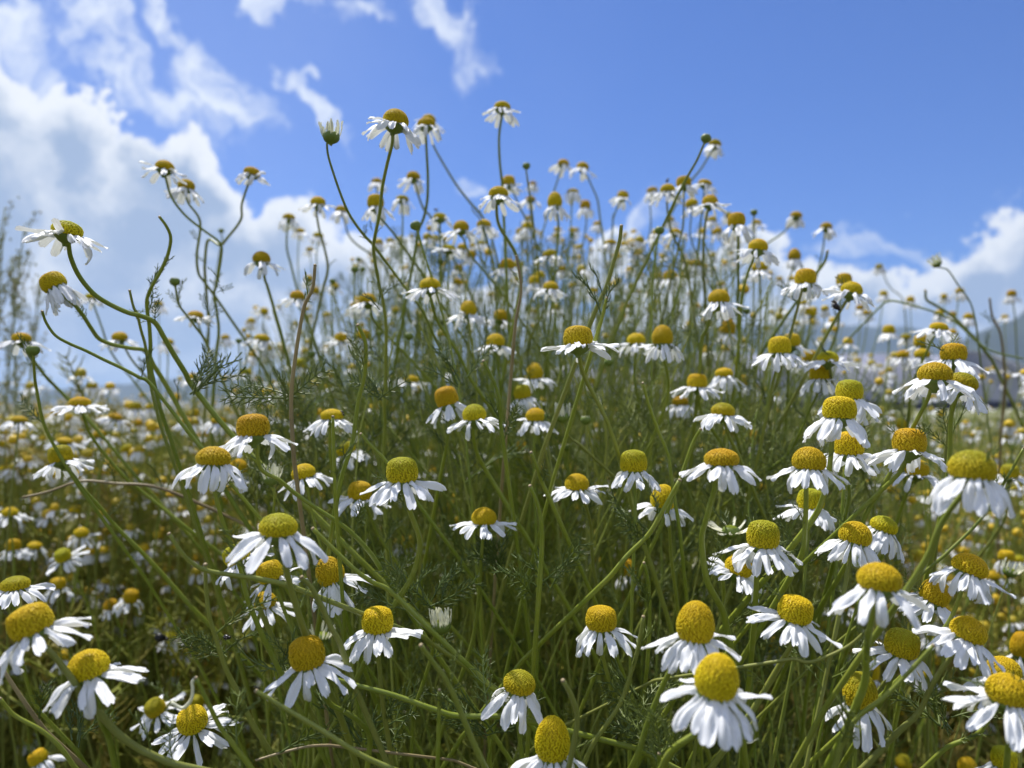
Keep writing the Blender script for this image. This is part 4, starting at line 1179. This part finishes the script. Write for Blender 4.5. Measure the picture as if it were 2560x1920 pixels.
for i in range(NS):
    x = g.uniform(250, 2350) if i % 3 else g.uniform(-100, 2660)
    d = 0.35 + 0.80 * g.random() ** 1.2
    y0 = float(sky_row(x)) + 10 + 900 * g.random() ** 1.7
    if x < 420 or x > 2150: y0 += 60
    if (x < 600 or x > 2250):
        if g.random() < .6: continue
        if d < .75: d += .5
    if d < .42 and y0 < 1000: y0 += 200
    tip = np.array(at(x, y0, d))
    if tip[2] < .05: continue
    root = np.array([tip[0] * (.50 if d < .8 else .75) + g.normal(0, .11 if y0 > 850 else .05), tip[1] + g.uniform(-.08, .12), 0])
    if d < .7: root[0] = min(max(root[0], -.24 * root[1]), .45 * root[1])
    lean = np.array([(tip[0] - root[0]) * .5 + g.normal(0, .02), g.normal(0, .02), 0])
    C = bez(tip, tip + np.array([g.normal(0, .015), g.normal(0, .015), -.05]) - lean * .3, root + lean * .2 + np.array([0, 0, tip[2] * .5]), root, 9)
    V, Q = tube(C, np.linspace(.00030, .00075, 9) * g.uniform(.8, 1.3), 5, cap=False); SA.add(V, Q, g.random())
    m_ = int(g.integers(5, 10)) if y0 > 950 else int(g.integers(3, 7))
    for k in range(m_):
        t_ = g.uniform(0.02, .8); j = t_ * 8; q = C[int(j)] * (1 - j % 1) + C[int(j) + 1] * (j % 1)
        a = g.uniform(0, 6.28); pos.append(q); dirs.append([math.cos(a), math.sin(a), g.uniform(.2, 1.5)]); scl.append(g.uniform(.5, 1.05) * (.75 if y0 < 950 else 1)); ton.append(g.random())
scatter(LA, SPRB, np.array(pos), np.array(dirs), np.array(scl), np.array(ton))
o = obj('undergrowth_stems', SA.mesh('undergrowth_stems', M['ustem'])); tag(o, 'tangle of thin green stems filling the inside of the bush', 'stems', kind='stuff')
o = obj('feathery_undergrowth', LA.mesh('feathery_undergrowth', M['leaf'])); tag(o, 'thread-fine green chamomile foliage filling the bush', 'foliage', kind='stuff')

# ------------------------------------------------------------------ the field beyond
def lowhead(seed):
    rr = random.Random(seed); A = Acc()
    V, Q = revolve([(.43, 0), (.5, .18), (.44, .42), (.25, .58), (.02, .62)], 7); A.add(V, Q, rr.random(), 0, 0)
    dr = rr.choice((15, 35, 60))
    for i in range(9):
        V, Q = petal_geo(.5, .42, 0, 0, 700 + i, nl=3, nw=2, notch=0); mm = np.array(petal_mtx(i * .7 + rr.gauss(0, .1), dr + rr.gauss(0, 8), 0, .95))
        A.add(V @ mm[:3, :3].T + mm[:3, 3], Q, 0, 0, 1)
    return np.concatenate(A.V), np.concatenate(A.Q), np.concatenate(A.T), np.concatenate(A.MI)
HEADS = [lowhead(k) for k in range(6)]
def bare(seed):
    V, Q = revolve([(.05, -.1), (.43, 0), (.5, .25), (.44, .52), (.25, .72), (.02, .78)], 7); return V, Q, np.full(len(V), .3 * seed), np.zeros(len(Q), int)
BAREH = [bare(k) for k in range(3)]
FA = Acc(); FS = Acc(); FLv = Acc()
def put_head(p, sc, tilt, white):
    V, Q, Tn, MI = (HEADS if white else BAREH)[int(g.integers(0, 6 if white else 3))]
    a = g.uniform(0, 6.28); c, s = math.cos(a), math.sin(a); Rz = np.array([[c, -s, 0], [s, c, 0], [0, 0, 1]])
    ct, st_ = math.cos(tilt[0]), math.sin(tilt[0]); Rx = np.array([[1, 0, 0], [0, ct, -st_], [0, st_, ct]])
    ct, st_ = math.cos(tilt[1]), math.sin(tilt[1]); Ry = np.array([[ct, 0, st_], [0, 1, 0], [-st_, 0, ct]])
    VV = (V * sc) @ (Rx @ Ry @ Rz).T + p
    FA.V.append(VV); FA.Q.append(Q + FA.n); FA.n += len(VV); FA.T.append(Tn); FA.G.append(np.zeros(len(VV))); FA.MI.append(MI)
for i in range(800):                # heads deep in the bush, too many and too small to tell apart
    x = g.uniform(560, 2620) if i < 700 else g.uniform(1980, 2620); d = .58 + .75 * g.random(); yy = float(sky_row(x)) - 20 + 620 * g.random() ** 1.4
    if not keep_clear(x, yy, 18) and g.random() < .6: continue
    top = np.array(at(x, yy, d)); bud_ = g.random() < .2
    put_head(top, .0082 * g.uniform(.55, .7) if bud_ else .0082 * g.uniform(.8, 1.1), (g.normal(0, .2), g.normal(0, .2)), not bud_ and g.random() < .93)
    rt = np.array([top[0] * .75 + g.normal(0, .05), top[1] + g.normal(0, .05), 0.])
    C = bez(top, top + [g.normal(0, .015), 0, -.06], rt + np.array([g.normal(0, .05), 0, .2]), rt, 9)
    V, Q = tube(C, np.linspace(.00045, .0007, 9), 5, cap=False); FS.add(V, Q, g.random() * .7)
fp = []; fdr = []; fsc = []; fto = []
cnt = 0
for i in range(17000):
    y = 0.62 + 13.0 * g.random() ** 1.9
    s = g.uniform(-.74, .74) if i < 13500 else g.choice([-1, 1]) * g.uniform(.74, 1.5)
    x = s * (y + .1)
    # the bush itself hides the middle
    dens = 1.0 if s < -.22 or s > .34 else .5
    if g.random() > dens: continue
    h = field_h(x, y) + .01 * (y > 4) + g.normal(0, .035) - (0.22 * g.random() ** 2 if y < 2 else 0.1 * g.random() ** 2)
    if y < 1.1: h -= .05 * (1.1 - y)
    top = np.array([x, y, h])
    white = g.random() < (.85 if s < .3 else .38)
    put_head(top, .0084 * g.uniform(.8, 1.15), (g.normal(.12, .2), g.normal(0, .2)), white)
    rt = np.array([x + g.normal(0, .05), y + g.normal(0, .05), .0])
    sd_ = 4 if y < 3 else 3
    C = bez(top, top + [0, 0, -.08], rt + np.array([g.normal(0, .03), 0, .18]), rt, 6 if y < 3 else 4)
    V, Q = tube(C, np.linspace(.0005, .0009, len(C)) * (1 if y < 3 else 1.3), sd_, cap=False); FS.add(V, Q, g.random())
    if y < 4.5:
        for k in range(4 if y < 2 else 3 if y < 3 else 2):
            j = g.uniform(.03, .6) * (len(C) - 1); q = C[int(j)] * (1 - j % 1) + C[int(j) + 1] * (j % 1)
            a = g.uniform(0, 6.28); fp.append(q); fdr.append([math.cos(a), math.sin(a), g.uniform(.1, 1.4)]); fsc.append(g.uniform(.8, 1.5)); fto.append(g.random() * (1 if s < .25 else 1.3))
# extra low foliage so that no soil shows through
for i in range(10500):
    y = 0.5 + 5.0 * g.random() ** 1.6; s = g.uniform(-.74, .74) if i < 8000 else g.choice([-1, 1]) * g.uniform(.74, 1.5); x = s * (y + .1)
    h = (field_h(x, y) - .06 - .09 * max(0, 1.3 - y)) * (1 - g.random() ** 2.2 * .9)
    if y < 1.1 and g.random() < .25: continue
    a = g.uniform(0, 6.28); fp.append([x, y, h]); fdr.append([math.cos(a), math.sin(a), g.uniform(.1, 1.6)]); fsc.append(g.uniform(.9, 1.7)); fto.append(g.random() * (1 if s < .25 else 1.3))
scatter(FLv, SPRL, np.array(fp), np.array(fdr), np.array(fsc), np.clip(np.array(fto), 0, 1))
o = obj('field_flowers', FA.mesh('field_flowers', [M['fdisc'], M['petal']])); tag(o, 'countless blurred chamomile heads covering the field behind the bush', 'flowers', kind='stuff')
o = obj('field_stems', FS.mesh('field_stems', M['ustem'])); tag(o, 'thin stems of the distant chamomile field', 'stems', kind='stuff')
o = obj('field_foliage', FLv.mesh('field_foliage', M['fleaf'])); tag(o, 'green and yellowish feathery foliage of the field', 'foliage', kind='stuff')
# the field's surface further off: one bumpy sheet of plant tops, too far to tell the plants apart
def grid_sheet(xs, ys, hf):
    X, Y = np.meshgrid(xs, ys); Z = hf(X, Y); V = np.stack([X, Y, Z], -1).reshape(-1, 3); nx = len(xs)
    i = np.arange(len(ys) - 1)[:, None]; j = np.arange(nx - 1)[None, :]
    Q = np.stack([i * nx + j, i * nx + j + 1, (i + 1) * nx + j + 1, (i + 1) * nx + j], -1).reshape(-1, 4)
    return V, Q
ys = 7.5 * (1.016 ** np.arange(0, 190)); ys = ys[ys < 120]
sx = np.linspace(-1.8, 1.8, 560)
X = sx[None, :] * ys[:, None]; Y = np.repeat(ys[:, None], len(sx), 1)
Z = .40 + g.normal(0, .03, X.shape); Z[0, :] = .0
V = np.stack([X, Y, Z], -1).reshape(-1, 3); nx = len(sx); i = np.arange(len(ys) - 1)[:, None]; j = np.arange(nx - 1)[None, :]
Q = np.stack([i * nx + j, i * nx + j + 1, (i + 1) * nx + j + 1, (i + 1) * nx + j], -1).reshape(-1, 4)
o = obj('far_meadow', mesh_quads('far_meadow', V, Q, M['canopy'])); tag(o, 'far part of the flowering field fading towards the hills', 'meadow', kind='stuff')
# ground
xs = np.concatenate([-np.geomspace(9000, .5, 40), np.geomspace(.5, 9000, 40)]); ys = np.concatenate([-np.geomspace(3000, .3, 25), np.geomspace(.3, 12000, 60)])
V, Q = grid_sheet(xs, ys, lambda X, Y: np.where(np.hypot(X, Y) < 8, .008 * np.sin(X * 9) * np.cos(Y * 7), 0.0) - .004)
o = obj('ground', mesh_quads('ground', V, Q, M['soil'])); tag(o, kind='structure', label='dark soil under the chamomile field')

# ------------------------------------------------------------------ hills
def hills(name, pts, d, depth, lab, seed):
    """ridge line given by photo pixels at distance d, real slope in front and behind"""
    rr = np.random.default_rng(seed); xs_ = np.linspace(-900, 3500, 260)
    ridge = np.interp(xs_, [p[0] for p in pts], [p[1] for p in pts])
    jag = sum(rr.normal(0, 1) * np.sin(xs_ / w_ + rr.uniform(0, 6)) * a_ for w_, a_ in ((170, 3.5), (60, 2), (23, 1.2), (9, .8)))
    ridge = ridge + jag
    rows = []
    for t_, hh in ((-1, 0), (-.75, .12), (-.5, .34), (-.3, .6), (-.15, .82), (-.05, .96), (0, 1.0), (.1, .9), (.5, .4), (1, 0)):
        row = []
        for k, x in enumerate(xs_):
            top = at(x, ridge[k], d); yy = d + t_ * depth; row.append((top.x * yy / d if t_ < 0 else top.x, yy, max(0, top.z) * hh * (1 + (rr.normal(0, .03) if 0 < hh < 1 else 0)) - (3 if hh == 0 else 0)))
        rows.append(row)
    V = np.array(rows).reshape(-1, 3); nx = len(xs_); i = np.arange(len(rows) - 1)[:, None]; j = np.arange(nx - 1)[None, :]
    Q = np.stack([i * nx + j, i * nx + j + 1, (i + 1) * nx + j + 1, (i + 1) * nx + j], -1).reshape(-1, 4)
    o = obj(name, mesh_quads(name, V, Q, M['hill'])); tag(o, lab, kind='structure')
hills('hills', [(-900, 985), (0, 975), (500, 950), (900, 900), (1300, 860), (1700, 830), (1900, 812), (2000, 803), (2150, 806), (2280, 812), (2380, 838), (2500, 880), (2800, 930), (3500, 960)], 2600, 900, 'blue hazy ridge behind the field at right', 3)
hills('near_hill', [(-900, 1010), (2100, 1010), (2250, 960), (2350, 880), (2420, 845), (2480, 818), (2560, 790), (2700, 740), (3000, 700), (3500, 690)], 1500, 500, 'wooded hill slope rising at the right edge', 4)

# ------------------------------------------------------------------ plastic tunnels
def tunnel(cx, cy, length, rad, yaw, lab):
    e = bpy.data.objects.new('polytunnel', None); COL.objects.link(e); e.location = (cx, cy, 0); e.rotation_euler = (0, 0, yaw)
    n = 24; m_ = 30; V = []
    for i in range(m_ + 1):
        for j in range(n + 1):
            a = math.pi * j / n; r_ = rad * (1 + .015 * math.sin(i * 2.1) * math.sin(a * 3))
            V.append((length * (i / m_ - .5), r_ * math.cos(a), max(0, r_ * math.sin(a) * 1.05 + .35)))
    i = np.arange(m_)[:, None]; j = np.arange(n)[None, :]; nx = n + 1
    Q = np.stack([i * nx + j, i * nx + j + 1, (i + 1) * nx + j + 1, (i + 1) * nx + j], -1).reshape(-1, 4)
    obj('plastic_cover', mesh_quads('plastic_cover', np.array(V), Q, M['plastic']), e)
    for k in range(0, 9):
        x = length * (k / 8 - .5); A = Acc()
        P = [(x, (rad + .03) * math.cos(math.pi * q / 16), (rad + .03) * math.sin(math.pi * q / 16) * 1.05 + .35) for q in range(17)]
        V, Q = tube([(x, rad + .03, 0)] + P + [(x, -rad - .03, 0)], .035, 6); A.add(V, Q); obj('hoop', A.mesh('hoop', M['metal']), e)
    for s in (-1, 1):
        A = Acc(); V, Q = tube([(-length / 2, s * (rad + .10), .02), (-length / 2, s * (rad + .10), .72)], .02, 4); V, Q = grid_sheet(np.linspace(-length / 2, length / 2, 40), np.array([-.02, .02]), lambda X, Y: X * 0)
        V = np.array([(v[0], s * (rad + .09) + .03 * math.sin(v[0] * 3), 0.0 if v[1] < 0 else .74) for v in V]); obj('skirt', mesh_quads('skirt', V, Q, M['skirt']), e)
        A = Acc(); V, Q = tube([(-length / 2, s * (rad + .06), .35), (length / 2, s * (rad + .06), .35)], .05, 6); A.add(V, Q); obj('side_rail', A.mesh('side_rail', M['metal']), e)
    for s in (-1, 1):
        V = []; m2_ = 8
        for i in range(m2_ + 1):
            for j in range(n + 1):
                a = math.pi * j / n; r_ = (rad - .03) * (1 - i / m2_) + .001; V.append((s * (length / 2 - .05), r_ * math.cos(a), max(0, r_ * math.sin(a) * 1.05) + .35 * (1 - i / m2_) * (1 if 0 < j < n else 0)))
        i = np.arange(m2_)[:, None]; j = np.arange(n)[None, :]
        Q = np.stack([i * nx + j, i * nx + j + 1, (i + 1) * nx + j + 1, (i + 1) * nx + j], -1).reshape(-1, 4)
        obj('end_wall', mesh_quads('end_wall', np.array(V), Q, M['plastic']), e)
    tag(e, lab, 'greenhouse', 'plastic tunnels beyond the field')
tunnel(12.4, 29, 11.5, 2.05, R(6), 'white plastic tunnel greenhouse nearest the right edge')
tunnel(20.5, 33, 12, 2.1, R(50), 'white plastic tunnel greenhouse partly outside the right edge')
tunnel(5.5, 33, 9, 1.75, R(-4), 'lower white plastic tunnel greenhouse behind the right part of the bush')

# ------------------------------------------------------------------ tall weeds at the left edge
def weed(x, d, ytop, lab, seed, lean):
    rr = random.Random(seed); tip = np.array(at(x, ytop, d)); root = np.array([tip[0] - lean, tip[1], 0]); e = bpy.data.objects.new('tall_weed', None); COL.objects.link(e); e.location = root
    tip = tip - root
    C = bez(np.zeros(3), np.array([0, 0, .2]), tip * .7 + np.array([-lean * .3, 0, 0]), tip, 16)
    A = Acc(); V, Q = tube(C, np.linspace(.0035, .0008, 16), 6); A.add(V, Q, .2); obj('stem', A.mesh('stem', M['weed']), e)
    B = Acc(); L = Acc()
    for k in range(32):
        t_ = rr.uniform(.35, .98); j = t_ * 15; q = C[int(j)] * (1 - j % 1) + C[min(15, int(j) + 1)] * (j % 1)
        a = rr.uniform(0, 6.28); ln = rr.uniform(.04, .13) * (1.25 - t_); dv = np.array([math.cos(a), math.sin(a), rr.uniform(1.2, 2.6)]); dv /= np.linalg.norm(dv)
        c2 = catmull([q, q + dv * ln * .5, q + dv * ln + np.array([0, 0, ln * .25])], 4); V, Q = tube(c2, np.linspace(.0010, .0004, len(c2)), 4, cap=False); B.add(V, Q, .3)
        for z in range(8):
            p = c2[rr.randint(1, len(c2) - 1)] + np.array([rr.gauss(0, .003), rr.gauss(0, .003), rr.gauss(0, .004)])
            V, Q = revolve([(.01, -1), (.7, -.4), (.8, .2), (.01, 1)], 5); L.add(V * rr.uniform(.0012, .0024) + p, Q, rr.random())
    tag(obj('side_shoots', B.mesh('side_shoots', M['weed']), e), kind='stuff'); tag(obj('seed_clusters', L.mesh('seed_clusters', M['weed']), e), kind='stuff')
    tag(e, lab, 'weed', 'tall weeds at the left edge')
for k, (x, d, yt, ln_, lab) in enumerate([(12, .95, 520, .02, 'tallest blurred brown green weed stalk against the sky at the left edge'), (62, 1.0, 560, .04, 'blurred weed stalk just right of the tallest left edge weed'),
   (-15, .9, 600, .02, 'blurred weed stalk cut by the left edge'), (28, .9, 640, -.02, 'shorter blurred weed stalk between the taller left edge weeds'), (100, 1.1, 690, .03, 'short blurred weed behind the drooping left flower')]):
    weed(x, d, yt, lab, 50 + k, ln_)

# ------------------------------------------------------------------ the air
A = Acc(); x0, x1, y0_, y1, z0, z1 = -9500., 9500., -2900., 12500., -6., 330.
V = [(x0, y0_, z0), (x1, y0_, z0), (x1, y1, z0), (x0, y1, z0), (x0, y0_, z1), (x1, y0_, z1), (x1, y1, z1), (x0, y1, z1)]
Q = [(0, 3, 2, 1), (4, 5, 6, 7), (0, 1, 5, 4), (1, 2, 6, 5), (2, 3, 7, 6), (3, 0, 4, 7)]
m, t, o = mat('haze_air'); pv = N(t, 'ShaderNodeVolumePrincipled'); pv.inputs['Color'].default_value = (0.50, 0.70, 1.0, 1); pv.inputs['Density'].default_value = 0.00019
pv.inputs['Anisotropy'].default_value = 0.2; t.links.new(pv.outputs[0], o.inputs[1]); M['haze'] = m
o = obj('haze', mesh_quads('haze', V, Q, m, smooth=False)); tag(o, 'thin blue air between the field and the hills', 'haze', kind='stuff')
